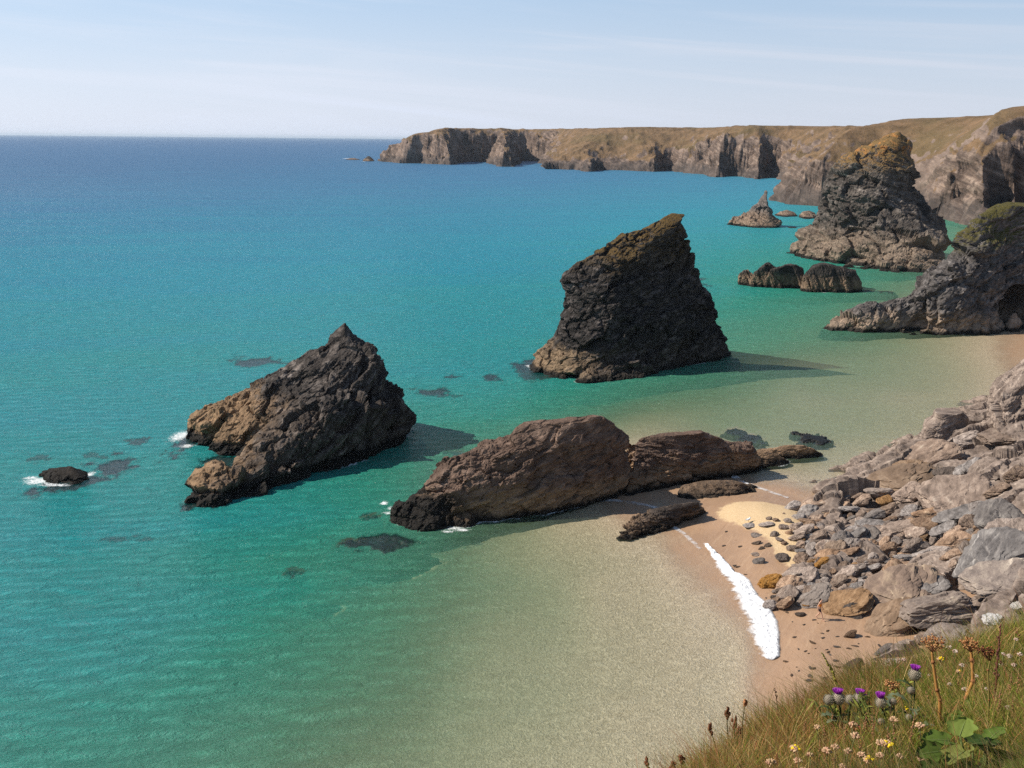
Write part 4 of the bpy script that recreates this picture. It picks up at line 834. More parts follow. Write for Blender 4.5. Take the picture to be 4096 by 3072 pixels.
for s, sw in ((1, 1), (-1, -1)):
    sh = add((.0, .17*s, 1.40), 3, .052); el = add((-.05 + .06*sw, .215*s, 1.13), sh, .042); wr = add((.03 + .11*sw, .225*s, .90), el, .028); pm = add((.045 + .12*sw, .225*s, .835), wr, (.014,.036))
    for k, (dx, ln) in enumerate(((-.03, .075), (-.01, .088), (.01, .084), (.03, .068))):
        b = add((.045 + .12*sw + dx, .225*s, .80), pm, .009); add((.055 + .12*sw + dx, .218*s, .80 - ln), b, .007)
    t = add((.085 + .12*sw, .215*s, .835), pm, .010); add((.10 + .12*sw, .21*s, .79), t, .008)
for s, kn, an, to in ((-1, (.21,.50), (.33,.09), (.50,.03)), (1, (-.03,.50), (-.30,.13), (-.17,.03))):
    h = add((0, .085*s, .86), 0, .088); k = add((kn[0], .09*s, kn[1]), h, .058); a = add((an[0], .09*s, an[1]), k, .036); add((to[0], .10*s, to[1]), a, (.028,.042))
Pp = G(819, 619.5, .35); zz_ = max(bed_z(Pp[:1], Pp[1:2])[0], 0); Pp = G(819, 619.5, zz_)
body = skin('person', V, E, Rr, SKIN, 2); body.location = (Pp[0], Pp[1], zz_ + .0); body.rotation_euler = (0, 0, math.radians(-38)); body.scale = (1.02,) * 3
tag(body, 'person in an orange sleeveless top and dark shorts walking barefoot on the sand', 'person')
skin('top', [(0,0,1.0),(0,0,1.12),(.01,0,1.3),(.01,0,1.42),(0,.12,1.43),(0,-.12,1.43)], [(0,1),(1,2),(2,3),(3,4),(3,5)], [(.112,.145),(.105,.135),(.112,.16),(.085,.09),.058,.058], TOP, 2, body)
skin('shorts', [(0,0,.98),(0,0,.88),(.0,.09,.84),(-.015,.09,.66),(.0,-.09,.84),(.11,-.09,.67)], [(0,1),(1,2),(2,3),(1,4),(4,5)], [(.115,.15),(.12,.15),.1,.088,.1,.088], SHORT, 2, body)
skin('hair', [(.02,0,1.685),(-.02,0,1.64),(-.05,0,1.57),(-.075,0,1.47),(-.07,0,1.38)], [(0,1),(1,2),(2,3),(3,4)], [.065,(.085,.088),(.055,.085),(.03,.06),(.015,.03)], HAIR, 2, body)
for s in (1, -1):
    v_, f_ = ico(2); link('eye', mesh_np('eye', v_ * .011 + np.array([.128, .03*s, 1.60]), f_), HAIR, body)
WHT = simple_mat('gull_white', (.82, .82, .80), .7, .04); GRY = simple_mat('gull_grey', (.38, .40, .43), .7, .06); YEL = simple_mat('gull_yellow', (.7, .45, .08), .6, .05)
gp = G(748.4, 522.3, .9); gz = bed_z(gp[:1], gp[1:2])[0]; gp = G(748.4, 522.3, gz)
gull = empty('gull', tuple(gp), 'small white gull standing at the edge of the dry sand', 'gull'); gull.rotation_euler = (0, 0, .6); gull.scale = (1.25,) * 3
skin('body', [(0,0,.24),(-.12,0,.235),(.1,0,.26),(.15,0,.34),(.17,0,.40),(-.26,0,.24)], [(0,1),(0,2),(2,3),(3,4),(1,5)], [(.085,.08),(.065,.06),(.075,.07),.045,.045,(.012,.03)], WHT, 2, gull)
for s in (1, -1):
    skin('wing', [(.06,.075*s,.28),(-.08,.08*s,.265),(-.24,.05*s,.25),(-.36,.02*s,.25)], [(0,1),(1,2),(2,3)], [(.03,.02),(.05,.02),(.035,.015),(.01,.008)], GRY, 2, gull)
    skin('leg', [(0,.03*s,.18),(0,.03*s,.015),(.05,.03*s,.008)], [(0,1),(1,2)], [.01,.007,.012], YEL, 1, gull)
skin('beak', [(.2,0,.395),(.265,0,.38)], [(0,1)], [.014,.006], YEL, 1, gull)
# ------------------------------------------------------------------ grassy cliff top in the foreground
PN = np.array([-3.14, 7.67, 15.7]); P0 = np.array([2.56, 4.4, 32.95])
def plane_z(x, y): return P0[2] - (PN[0] * (x - P0[0]) + PN[1] * (y - P0[1])) / PN[2]
def S(px, py):
    d = ray(px, py); t = PN @ (P0 - EYE) / (PN @ d); return EYE + d * t, t
SIL = [(560,900),(600,840),(640,803),(693,778),(738,758),(750,738),(787,727),(806,716),(820,703),(842,697),(866,692),(896,684),(908,672),(934,662),(964,654),(986,643),(1004,634),(1024,622),(1080,597),(1150,575)]
edge = np.array([S(a, b)[0][:2] for a, b in SIL]); edge = np.vstack([[-2.2, -5], [-1.2, 1.2], edge, edge[-1] + [3, 2.5]])
hpoly = np.vstack([edge, [[30, edge[-1, 1]], [30, -5]]])
gx = np.arange(-14, 28, .14); gy = np.arange(-5, 32, .14); Xh, Yh = np.meshgrid(gx, gy, indexing='ij'); hx, hy = Xh.ravel(), Yh.ravel()
def tus(x, y): 
    q = np.stack([x * .9, y * .9, np.zeros_like(x)], -1); return fbm(q, 4, 55) * .16 - .06
def hill_z(x, y):
    x = np.ravel(x); y = np.ravel(y); d, _ = seg_dist(x, y, edge); ins = inside(x, y, hpoly); d = np.where(ins, d, -d)
    out = np.clip(-d, 0, None); q = np.stack([x * .5, y * .5, np.zeros_like(x)], -1); n = fbm(q, 4, 58)
    return plane_z(x, y) + tus(x, y) * np.clip(d * 2, 0, 1) - .55 * np.clip(.35 - d, 0, .6) - out * 2.6 * np.clip(out / .9, .35, 1) - n * np.clip(out, 0, 1.5), d
hz_, hd = hill_z(hx, hy); hz_ = np.maximum(hz_, -2)
Fh = grid_faces(len(gx), len(gy)); Fh = Fh[(hz_[Fh].max(1) > -1.5)]
me = mesh_np('hillside', np.stack([hx, hy, hz_], -1), Fh); attr(me, 'turf', np.clip(hd * 2 + 1, 0, 1))
def hill_mat():
    m = NT('hillside'); p = m.pos(); tf = m.n('Attribute', attribute_name='turf').outputs['Fac']; n = m.noise(p, 3, 6, .65); n2 = m.noise(p, 18, 4, .6)
    g = m.mix(m.mapr(n, .35, .65), (.08, .065, .024), (.17, .12, .045)); r_ = m.ramp(m.noise(p, .8, 8, .65), [(.35, (.06, .05, .045)), (.6, (.2, .17, .15))])
    return m.done(m.bsdf(m.mix(tf, r_, g), .95, m.bump(n2, .8, .03), .05))
tag(link('hillside', me, hill_mat()), kind='structure')
# ---- grass
rg = np.random.RandomState(12)
def blades(n, tri, seed):
    """n grass blades on the turf; denser where it is near, as far as the picture shows it"""
    r = np.random.RandomState(seed); px = r.uniform(640, 1110, n * 2); py = r.uniform(590, 900, n * 2)
    px = np.concatenate([px, r.uniform(690, 1060, n)]); py = np.concatenate([py, np.interp(px[-n:], *zip(*SIL[2:])) + np.abs(r.normal(0, 14, n)) + 2])
    D = fw[None] + rt[None] * ((px - CX) / FOC)[:, None] + up[None] * ((CY - py) / FOC)[:, None]
    t = (PN @ (P0 - EYE)) / (D @ PN); ok = (t > 2.5) & (t < 24); P = EYE + D[ok] * t[ok, None]
    z, d = hill_z(P[:, 0], P[:, 1]); ok2 = d > -.22; return P[ok2, 0], P[ok2, 1], z[ok2], d[ok2], t[ok][ok2]
bx_, by_, bz_, bd_, bt_ = blades(62000, None, 3)
n = len(bx_)
q = np.stack([bx_ * .55, by_ * .55, np.zeros(n)], -1); f1 = fbm(q, 3, 61); f2 = fbm(q * 3, 3, 62)
Lb = rg.gamma(6, .031, n) * (1 + .5 * f2) ; Lb = np.clip(Lb, .05, .42); stw = rg.rand(n) < .06; Lb = np.where(stw, Lb * 1.45, Lb); lp_ = S(975, 775)[0]; Lb = Lb * (.3 + .7 * sstep(.25, .6, np.hypot(bx_ - lp_[0], by_ - lp_[1]))); Wb = rg.uniform(.0032, .0075, n) * np.where(stw, .75, 1) * (bt_ / 8) ** .7
th = rg.uniform(0, 2 * np.pi, n); lean = rg.uniform(.15, .75, n)
dirx = np.cos(th) * lean - .28 + f1 * .5; diry = np.sin(th) * lean + .12; s_ = np.array([0, .35, .7, 1.0])
side = np.stack([-np.sin(th + 1.3), np.cos(th + 1.3), np.zeros(n)], -1)
base = np.stack([bx_, by_, bz_ - .02], -1); Vb = np.empty((n, 8, 3))
for k, s in enumerate(s_):
    c = base + np.stack([dirx * Lb * s ** 1.7, diry * Lb * s ** 1.7, Lb * s * (1 - .18 * s * lean)], -1); wv = (Wb * (1 - .85 * s))[:, None] * side
    Vb[:, 2*k] = c - wv; Vb[:, 2*k+1] = c + wv
o_ = (np.arange(n) * 8)[:, None, None]; Fb = (o_ + np.array([[0, 1, 3, 2], [2, 3, 5, 4], [4, 5, 7, 6]])[None]).reshape(-1, 4)
pal = np.array([(.19, .23, .035), (.30, .28, .06), (.43, .31, .105), (.60, .42, .18), (.44, .20, .09), (.12, .17, .03)])
sx = bx_ / np.maximum(by_, .1)                                        # the seaward lip is dry and reddish, the upper slope greener
lip = np.clip(1 - bd_ / 1.6, 0, 1); grn = sstep(.36, .50, sx)
pr = np.stack([.8 + 1.5 * grn + f1, 1.0 + f2 + .3 * grn, .9 + .3 * lip, .45 + .2 * lip - f1 * .4, .35 + 1.5 * lip * (1 - .7 * grn), .5 + .6 * grn], -1); pr = np.clip(pr, .05, None); pr /= pr.sum(1, keepdims=True)
ch_ = (pr.cumsum(1) < rg.rand(n)[:, None]).sum(1).clip(0, 5); ch_ = np.where(stw, rg.randint(2, 5, n), ch_); cb = pal[ch_] * rg.uniform(.8, 1.6, (n, 1))
me = mesh_np('grass', Vb.reshape(-1, 3), Fb); attr_col(me, 'col', np.repeat(cb, 8, 0))
def col_mat(name, rough=.7, trans=.25):
    m = NT(name); c = m.n('Attribute', attribute_name='col').outputs['Color']; a = m.bsdf(c, rough, None, .15); b = m.n('BsdfTranslucent', i={'Color': c}).outputs[0]
    return m.done(m.n('MixShader', i={0: trans, 1: a, 2: b}).outputs[0])
M_GRASS = col_mat('grass', .6, .4); M_PLANT = col_mat('plant', .7, .2)
g_ = link('grass', me, M_GRASS); g_['kind'] = 'stuff'; g_['label'] = 'wind combed green and reddish dry grass on the cliff edge'
# ------------------------------------------------------------------ plants
class MB:
    def __init__(s): s.V = []; s.F = []; s.C = []; s.n = 0
    def put(s, V, Fq, c, jit=.12):
        V = np.asarray(V, float); s.V.append(V); k = len(V); s.F += [tuple(i + s.n for i in f) for f in Fq]; s.n += k
        s.C.append(np.tile(np.asarray(c, float), (k, 1)) * rg.uniform(1 - jit, 1 + jit)); return s
    def tube(s, P, r, c, seg=6):
        P = np.asarray(P, float); r = np.full(len(P), r) if np.isscalar(r) else np.asarray(r); T = np.gradient(P, axis=0); T /= np.linalg.norm(T, axis=1, keepdims=True) + 1e-9
        a = np.cross(T, [.3, 1, .1]); a /= np.linalg.norm(a, axis=1, keepdims=True) + 1e-9; b = np.cross(T, a); t = np.arange(seg) * 2 * np.pi / seg
        V = (P[:, None] + r[:, None, None] * (a[:, None] * np.cos(t)[None, :, None] + b[:, None] * np.sin(t)[None, :, None])).reshape(-1, 3)
        return s.put(V, [tuple(f) for f in grid_faces(len(P), seg, True)] + [tuple(range(seg))[::-1], tuple((len(P)-1)*seg + np.arange(seg))], c)
    def ball(s, c0, r, c, seg=7, rg_=5, ax=(0, 0, 1)):
        r = np.broadcast_to(np.asarray(r, float), (3,)); ph = np.linspace(0, np.pi, rg_ + 1); t = np.arange(seg) * 2 * np.pi / seg
        V = np.stack([np.outer(np.sin(ph), np.cos(t)) * r[0], np.outer(np.sin(ph), np.sin(t)) * r[1], np.outer(np.cos(ph), np.ones(seg)) * r[2]], -1).reshape(-1, 3)
        R_ = np.array(Vector(ax).to_track_quat('Z', 'Y').to_matrix()); return s.put(V @ R_.T + np.asarray(c0), [tuple(f) for f in grid_faces(rg_ + 1, seg, True)], c)
    def strip(s, P, w, c, nrm=(0, 0, 1)):
        P = np.asarray(P, float); w = np.asarray(w, float); T = np.gradient(P, axis=0); sd_ = np.cross(T, nrm); sd_ /= np.linalg.norm(sd_, axis=1, keepdims=True) + 1e-9
        V = np.stack([P - sd_ * w[:, None], P + sd_ * w[:, None]], 1).reshape(-1, 3); k = len(P)
        return s.put(V, [(2*i, 2*i+1, 2*i+3, 2*i+2) for i in range(k - 1)], c)
    def build(s, name, parent=None, origin=(0, 0, 0), mat=None):
        V = np.concatenate(s.V) - np.asarray(origin); me = bpy.data.meshes.new(name); me.from_pydata(V.tolist(), [], s.F); me.polygons.foreach_set('use_smooth', [True] * len(me.polygons)); me.update()
        attr_col(me, 'col', np.concatenate(s.C)); return link(name, me, mat or M_PLANT, parent)
def bez(a, b, bend=(0, 0, 0), n=8):
    t = np.linspace(0, 1, n)[:, None]; a, b = np.asarray(a), np.asarray(b); return a * (1 - t) + b * t + np.asarray(bend) * (4 * t * (1 - t))
def at(px, py, t): return EYE + ray(px, py) * t
def base_at(px, py):
    P, t = S(px, py); z, _ = hill_z(P[:1], P[1:2]); return np.array([P[0], P[1], z[0] - .03]), t
def rnd3(s=1.0): return rg.normal(size=3) * s
# thistles: base px, heads (flower px or None, bulb px, bulb radius px)
def spiny_leaf(a, d, L, c):
    m = MB(); d = np.asarray(d) / np.linalg.norm(d); sdv = np.cross(d, [0, 0, 1.]); sdv /= np.linalg.norm(sdv) + 1e-9
    P = bez(a, a + d * L, (0, 0, .18 * L), 9); V = []; Fq = []
    for k, p in enumerate(P):
        w = L * .17 * math.sin(math.pi * min(1, (k + .6) / 9)) * (1.25 if k % 2 else .45); V += [p - sdv * w + [0, 0, .25 * w], p, p + sdv * w + [0, 0, .25 * w]]
    for k in range(8):
        o = 3 * k; Fq += [(o, o+1, o+4, o+3), (o+1, o+2, o+5, o+4)]
    return m.put(V, Fq, c)
def thistle(bpx, heads, label, leaves):
    b, t = base_at(*bpx); o = empty('thistle', tuple(b), label, 'thistle', None); ms = MB(); dark = (.045, .055, .02)
    for fl, bu, rpx in heads:
        r = .9 * rpx * t / 1000; cb_ = at(*bu, t); fp = at(*fl, t) if fl else at(bu[0] - 1, bu[1] - rpx, t); ax = fp - cb_; ax /= np.linalg.norm(ax)
        ms.tube(bez(b, cb_ - ax * r, rnd3(.015)), np.linspace(.009, .005, 8) * (t / 7), dark)
        hd_ = MB().ball(cb_, (r, r, r * 1.12), (.33, .28, .21), 14, 10, ax)
        for i in range(150):                                          # spiny bracts in rows
            ph = math.acos(1 - 2 * (i + .5) / 150); tt = i * 2.39996; dl = np.array([math.sin(ph) * math.cos(tt), math.sin(ph) * math.sin(tt), math.cos(ph)])
            R_ = np.array(Vector(ax).to_track_quat('Z', 'Y').to_matrix()); dw = R_ @ dl; p = cb_ + dw * r
            hd_.strip([p, p + (dw * .7 + ax * .5) * r * .20, p + (dw * 1.0 + ax * .3) * r * .34], [r * .075, r * .05, r * .004], (.42, .39, .30) if i % 2 else (.16, .16, .11), np.cross(dw, ax) + 1e-3)
        hb = hd_.build('flower_head', o, b)
        if fl:
            fm = MB(); rf = np.linalg.norm(fp - cb_) ; sp = r * .98
            for i in range(130):
                a = i * 2.39996; q_ = math.sqrt((i + .5) / 130); u1 = np.cross(ax, [0, 1, .2]); u1 /= np.linalg.norm(u1); u2 = np.cross(ax, u1)
                dv = (u1 * math.cos(a) + u2 * math.sin(a)) * q_; p0 = cb_ + ax * r * .85 + dv * r * .34; p2 = cb_ + ax * (rf + r * .38 * (1 - .5 * q_ * q_)) + dv * sp; p1 = (p0 + p2) / 2 + dv * r * .10
                fm.strip([p0, p1, p2], [r * .05, r * .055, r * .03], (.40, .05, .46) if rg.rand() < .7 else (.58, .14, .64), np.cross(dv, ax) + rnd3(.2))
            fm.build('flower', hb, b)
    ms.build('stem', o, b)
    for i in range(leaves):
        h = rg.uniform(.15, .8); fl, bu, rpx = heads[i % len(heads)]; a = b * (1 - h) + at(*bu, t) * h; an = rg.uniform(0, 6.28)
        spiny_leaf(a, (math.cos(an), math.sin(an), .35), rg.uniform(.10, .2) * t / 7, (.06, .085, .03) if rg.rand() < .7 else (.14, .17, .10)).build('leaf', o, b)
thistle((846, 738), [((838, 690), (838.6, 699), 6.2), (None, (829, 700), 5.2)], 'thistle with a bright purple flower and one bud, leftmost of the thistle clump', 7)
thistle((858, 738), [((860, 690.5), (859.5, 699), 5.6), (None, (850, 699.7), 4.8), ((865, 695), (865.4, 699.4), 2.6)], 'thistle with purple flower, grey bud and tiny second flower, in mid clump', 7)
thistle((882, 742), [((880.4, 693.6), (881, 703), 5.6), (None, (893, 702), 3.6)], 'thistle with a dull purple flower, rightmost of the low clump', 6)
thistle((913, 735), [((915.4, 666.5), (914.8, 675), 6.0), (None, (911, 690.5), 3.8)], 'tallest thistle, purple flower standing alone against the grass on the right', 8)
for (bp, bu, r_) in (((884, 745), (881, 722), 3.6), ((912, 740), (909, 718), 3.8)): thistle(bp, [(None, bu, r_)], 'short grey thistle bud, %s' % ('below the rightmost clump flower' if bp[0] == 884 else 'below the tallest thistle'), 3)
# dried hogweed
def hogweed(bpx, pts, head, rx, label, r0, c=(.42, .21, .06), nray=13, dark=False):
    b, t = base_at(*bpx); o = empty('hogweed', tuple(b), label, 'seed head'); P = np.array([b] + [at(x, y, t) for x, y in pts]); m = MB(); k = t / 1000
    tt = np.linspace(0, len(P) - 1, 26); Pi = np.stack([np.interp(tt, np.arange(len(P)), P[:, a]) for a in range(3)], -1); m.tube(Pi, np.linspace(r0, r0 * .55, 26) * k, c, 8)
    for j in range(1, len(P) - 1): m.ball(P[j], r0 * 1.15 * k, (.30, .13, .05))
    m.build('stem', o, b); hc_ = at(*head, t); top = P[-1]; um = MB(); cl = MB()
    for i in range(nray):
        a = i * 2.39996; q_ = math.sqrt((i + .5) / nray); e = hc_ + np.array([math.cos(a) * q_ * rx * k, math.sin(a) * q_ * rx * k, (1 - q_ * q_) * rx * .35 * k + rg.normal() * .8 * k])
        um.tube(bez(top, e, (0, 0, -.1 * rx * k), 5), .42 * k, (.22, .10, .045), 4)
        for j in range(9): cl.ball(e + rnd3(1.25 * k), np.array([1.0, 1.0, .55]) * rg.uniform(.8, 1.3) * k, ((.10, .035, .02) if dark and j % 3 else (.50, .27, .11) if j % 3 else (.30, .11, .04)), 5, 3, rnd3())
    um.build('stalks', o, b); cl.build('seeds', o, b)
hogweed((940, 738), [(940, 700), (937, 690), (933, 662), (932, 652)], (934, 643), 11, 'dried hogweed with straight orange stem and flat seed head, left of two', 2.0)
hogweed((957, 726), [(960, 712), (966, 698), (973, 681), (972, 660), (971, 652)], (970, 644), 9, 'dried hogweed with a thick bent orange stem, right of two', 2.3)
hogweed((988, 738), [(989, 700), (988, 670), (990, 661)], (987, 652), 8, 'dried hogweed with a dark withered seed head, right of the bent stem', 1.1, (.22, .17, .05), 10, True)
hogweed((905, 728), [(903, 705), (899, 690), (893, 683)], (891, 686), 8, 'withered brown umbel drooping beside the tallest thistle', 1.1, (.24, .10, .04), 9)
# dock and other seed spikes
def spike(bpx, top, rpx, c, label, group, name='seed_spike', head=.55, bend=0, wl=.8, cst=(.22, .13, .05), nb=26, cat='seed head'):
    b, t = base_at(*bpx); k = t / 1000; o = empty(name, tuple(b), label, cat, group); e = at(*top, t); P = bez(b, e, (bend * k, 0, 0), 12); MB().tube(P, np.linspace(wl, wl * .6, 12) * k, cst, 5).build('stem', o, b)
    h = MB()
    for i in range(nb):
        s = 1 - head * (i + rg.rand()) / nb; p = np.array([np.interp(s, np.linspace(0, 1, 12), P[:, a]) for a in range(3)]); wv = rpx * k * (.55 + .6 * math.sin(math.pi * min(1, max(.05, (1 - s) / head))))
        h.ball(p + rnd3(.45 * wv), (wv * .62, wv * .62, wv * .9), c, 5, 3, P[-1] - P[-2] + rnd3(.01))
    h.build('seed_head', o, b); return o
spike((996, 712), (1001, 624), 1.9, (.13, .05, .035), 'tall dark red dock spike near the right edge', None, 'dock', .75, -1, 1.0, (.16, .06, .035), 34)
for (bp, tp, lb) in (((738.5, 765), (709.8, 724), 'ribwort plantain head leaning furthest left over the water'), ((740.5, 757), (727.5, 707), 'tallest straight ribwort plantain head against the shallow water'), ((746, 760), (735.2, 717), 'short ribwort plantain head just right of the tall straight one'), ((747, 764), (739, 727), 'lowest ribwort plantain head of the group on the lip'), ((662, 790), (646, 757), 'ribwort plantain head peeping over the bottom edge, far left'), ((676, 790), (673.5, 762), 'ribwort plantain head at the bottom edge, in the middle'), ((684, 790), (681.3, 755), 'ribwort plantain head at the bottom edge, on the right')):
    spike(bp, tp, 2.3, (.17, .065, .03), lb, None, 'plantain', .16, (-4 if bp[0] > 700 else 0), .75, (.075, .06, .02), 16)
o = spike((751, 760), (745.6, 701), 2.2, (.42, .19, .08), 'thin stalk with a round pale brown head on the grassy lip', None, 'plantain', .06, -5, .7, (.09, .075, .025), 10)
spike((779, 735), (775, 688), 1.2, (.10, .05, .035), 'thin dark grass spike against the sand above the lip', None, 'seed_spike', .22, 2, .4, (.12, .08, .04), 10)
spike((843, 712), (822, 653), 1.6, (.30, .28, .05), 'long curved yellow green weld spike over the sand', None, 'weld', .72, 6, .8, (.10, .12, .03), 60, 'plant')
spike((838, 712), (813, 688), 1.5, (.28, .28, .05), 'short yellow green weld spike left of the long curved one', None, 'weld', .7, 2, .6, (.10, .12, .03), 30, 'plant')
for bp, tp in [((806,747),(806,720)),((822,752),(824,722)),((818,734),(820,703)),((795,770),(796,744)),((868,746),(867,712)),((874,755),(872,716)),((851,752),(846,724)),((895,755),(893,722)),((902,760),(915,712)),((884,760),(888,728)),((834,742),(832,712)),((1020,722),(1019,668)),((1006,722),(1012,672)),((1013,735),(1013,700)),((858,752),(866,716)),((985,708),(983,684)),((1000,733),(1001,690)),((896,678),(895.5,664)),((892,700),(893,676)),((773,768),(770,742)),((757,772),(755,748)),((742,782),(741,760)),((700,792),(698,762)),((712,786),(709,764)),((864,765),(858,738)),((948,700),(946,676)),((1018,650),(1017,628)),((975,655),(974,632)),((822,770),(820,740)),((838,775),(836,748)),((930,715),(926,690)),((960,700),(958,676))]:
    spike(bp, tp, 1.3, (.36, .18, .09), 'thin pinkish brown seed spike among the grass', 'brown seed spikes among the grass', 'seed_spike', .5, rg.uniform(-2, 2), .5, (.24, .15, .07), 16)
# kidney vetch and dried thrift heads
def flower_head(px, py, rpx, label, group, yellow=0, c=(.62, .42, .25), name='vetch', ln=26, c2=(.52, .30, .20)):
    rpx *= .84; b, t = base_at(px + rg.uniform(-3, 3), py + ln); k = t / 1000; o = empty(name, tuple(b), label, 'flower', group); e = at(px, py, t); MB().tube(bez(b, e, rnd3(2 * k), 7), .6 * k, (.15, .15, .06), 5).build('stem', o, b)
    h = MB(); 
    for i in range(22):
        d = rnd3(); d /= np.linalg.norm(d); d[2] = abs(d[2]) * .8 + .1; h.ball(e + d * rpx * .62 * k, np.array([.30, .30, .62]) * rpx * k, c if rg.rand() < .7 else c2, 5, 4, d)
    h.build('petals', o, b)
    if yellow:
        y = MB()
        for i in range(yellow * 2): d = rnd3(); d[2] = abs(d[2]); d /= np.linalg.norm(d); y.ball(e + (d * .55 + np.array([.35, -.2, .3])) * rpx * k, np.array([.36, .36, .6]) * rpx * k, (.85, .62, .02), 5, 4, d)
        y.build('yellow_petals', o, b)
for px, py, r_, y, lb in [(886.5,745,6,5,'pale vetch head with bright yellow petals below the thistle clump'),(924,752,6,5,'pale vetch head with yellow petals left of the broad leaves'),(794,750,5.5,4,'pale vetch head with yellow petals at the left lip of the grass'),(868,761,5.5,4,'pale vetch head with yellow petals at the very bottom edge'),(904,710,3.5,5,'small yellow vetch flower right of the thistle clump'),(940,660,3.5,5,'small yellow vetch flower beside the straight hogweed stem'),(958,672,2.6,3,'tiny yellow vetch flower between the two hogweed stems')]: flower_head(px, py, r_, lb, None, y)
for px, py, r_ in [(855,737,5.5),(827,752,5.5),(798,762,5),(771,764,6),(862,756,5),(835,748,4.5),(894,721,5),(803,772,5),(880,757,5),(853,726,5),(920,727,5.5),(881,744,5.5),(848,752,4.5),(817,728,3.8),(921,760,5),(900,757,4),(930,770,5),(790,776,5),(842,768,4.5),(810,756,4)]: flower_head(px, py, r_, 'dried cream vetch head without yellow low in the grass', 'dried cream vetch heads')
for px, py, r_ in [(955,652,3),(962,666,3),(949,648,3.2),(1009,657,3.4),(1014,666,3.2),(1003,655,2.8),(1020,655,3),(1008,709,4.2),(976,677,3),(899,662,3.6),(893,665,3.2),(904,661,3.2),(888,667,3),(942,645,3),(965,690,3.2),(1001,665,2.6),(950,685,2.8),(987,690,3),(1016,640,2.6),(930,676,2.6)]: flower_head(px, py, r_, 'dried pinkish white thrift head on a thin stalk in the upper grass', 'dried thrift heads', 0, (.62, .50, .42), 'thrift', 20, (.48, .30, .24))
for px, py in [(728,745),(722,748),(735,742),(716,753),(742,741),(726,753)]: flower_head(px, py, 2.4, 'small orange brown umbel cluster on the left lip of the grass', 'orange brown umbels', 0, (.45, .20, .08), 'umbel', 14, (.38, .14, .06))
flower_head(868, 671, 7, 'fluffy straw coloured seed head behind the thistles at the lip', None, 0, (.52, .36, .16), 'straw_flower', 16, (.40, .26, .10))
flower_head(856, 728, 5.5, 'rusty red withered flower head under the thistle clump', None, 0, (.45, .17, .08), 'withered_flower', 16, (.30, .09, .05))
# broad leaved plant
def broad_leaf(a, d, L, W_, c, roll):
    d = np.asarray(d, float); d /= np.linalg.norm(d); sv = np.cross(d, [0, 0, 1.]); sv /= np.linalg.norm(sv); nv = np.cross(sv, d); sv = sv * math.cos(roll) + nv * math.sin(roll); nv = np.cross(sv, d); m = MB(); V = []; Fq = []; nu, nv_ = 15, 9
    for i in range(nu):
        u = i / (nu - 1); lobe_ = .68 + .32 * abs(math.sin(u * math.pi * 2.6 + .5)); w = W_ * (math.sin(math.pi * min(1, .10 + .9 * u)) ** .7) * lobe_
        for j in range(nv_):
            v = j / (nv_ - 1) * 2 - 1; V.append(a + d * L * (u - .12 * abs(v) * (1 - u)) + sv * v * w - nv * (.22 * L * u * u + .05 * L * math.cos(v * 9) * abs(v) - .10 * L * abs(v)) + rnd3(.004 * L))
    for i in range(nu - 1):
        for j in range(nv_ - 1): o = i * nv_ + j; Fq.append((o, o+1, o+nv_+1, o+nv_))
    m.put(V, Fq, c, .2); m.tube([a + d * L * u - nv * (.22 * L * u * u - .004) for u in np.linspace(0, .95, 7)], np.linspace(.014, .004, 7) * L, (.25, .30, .12), 4); return m
def leafy(bpx, specs, label):
    b, t = base_at(*bpx); o = empty('leafy_plant', tuple(b), label, 'plant'); k = t / 1000; st = MB()
    for px, py, ang, L, W_, c in specs:
        p = at(px, py, t * rg.uniform(.96, 1.02)); st.tube(bez(b, p, (0, 0, .03), 6), 1.3 * k, (.16, .20, .06), 5); broad_leaf(p, (math.cos(ang), math.sin(ang) * .8 - .2, rg.uniform(-.1, .3)), L * k, W_ * k, c, rg.uniform(-.5, .5)).build('leaf', o, b)
    st.build('stalk', o, b)
GL = [(.085, .13, .022), (.13, .17, .035), (.19, .21, .05), (.05, .085, .018)]
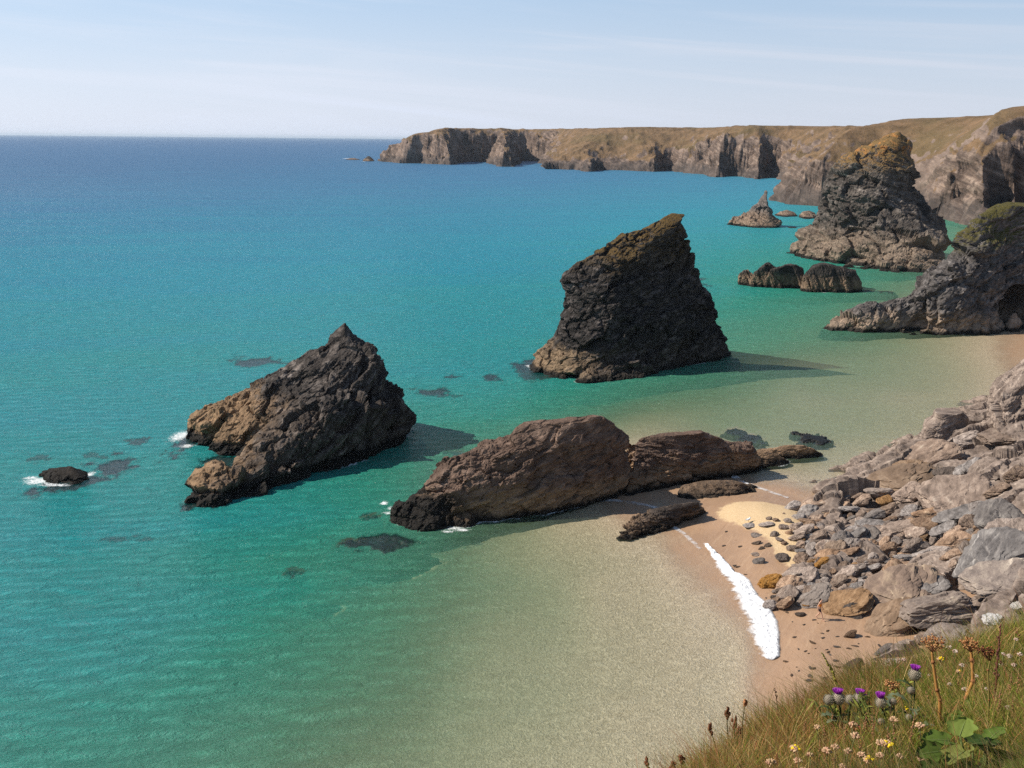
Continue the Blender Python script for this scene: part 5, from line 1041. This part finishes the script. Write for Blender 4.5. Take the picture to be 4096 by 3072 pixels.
leafy((978, 800), [(x, y, a, L, w, GL[i % 4]) for i, (x, y, a, L, w) in enumerate([(950,742,3.0,30,14),(960,736,1.2,26,15),(965,752,3.6,36,17),(972,745,.6,34,16),(940,752,3.2,26,12),(985,752,.2,34,16),(955,762,4.2,34,15),(978,766,4.9,36,17),(995,760,-.4,34,15),(1005,772,-.2,32,15),(968,776,4.4,34,16),(940,768,3.5,30,13),(990,740,1.0,26,12),(1012,786,-.4,34,16),(950,786,4.0,30,14),(988,788,5.0,34,16)])], 'clump of broad lobed green leaves in the bottom right corner')
leafy((975, 728), [(x, y, a, L, w, GL[i % 3]) for i, (x, y, a, L, w) in enumerate([(962,716,2.8,16,7),(970,710,1.5,16,7),(980,714,.4,16,7),(955,722,3.4,15,7),(985,722,-.2,16,7)])], 'small leafy clump at the foot of the bent hogweed stem')
def herb(bpx, w, hgt, label):
    b, t = base_at(*bpx); k = t / 1000; o = empty('leafy_herb', tuple(b), label, 'plant'); m = MB(); lf = MB()
    for i in range(16):
        e = at(bpx[0] + rg.normal() * w, bpx[1] - hgt * rg.uniform(.5, 1.1), t); P = bez(b, e, rnd3(.02), 8); m.tube(P, .55 * k, (.14, .18, .05), 4)
        for j in range(9): p = P[rg.randint(3, 8)]; d = rnd3(); lf.strip([p, p + d * 2 * k, p + d * 4.2 * k], np.array([.3, 1.1, .1]) * k, (.24, .27, .05) if rg.rand() < .6 else (.10, .15, .03), rnd3())
    m.build('stem', o, b); lf.build('leaves', o, b)
herb((838, 735), 12, 38, 'yellow green leafy herb growing among the thistle clump, on its left'); herb((868, 738), 11, 42, 'yellow green leafy herb growing behind the middle thistles'); herb((905, 712), 7, 30, 'green leafy herb at the foot of the tallest thistle'); herb((745, 768), 9, 14, 'low green rosette of leaves at the foot of the plantains')
# ------------------------------------------------------------------ sea air
hz_v = np.array([(x, y, z) for z in (-47.0, 76.0) for y in (-3000.0, 64000.0) for x in (-64000.0, 64000.0)])
me = mesh_np('haze', hz_v, np.array([(0, 2, 3, 1), (4, 5, 7, 6), (0, 1, 5, 4), (2, 6, 7, 3), (0, 4, 6, 2), (1, 3, 7, 5)]), False)
hm = NT('haze'); hv = hm.n('VolumePrincipled', i={'Color': (.74, .87, 1.0, 1), 'Density': .00003, 'Anisotropy': .2}); hm.t.links.new(hv.outputs[0], hm.out.inputs['Volume'])
tag(link('haze', me, hm.mat), 'thin pale sea air over the whole bay', kind='stuff')
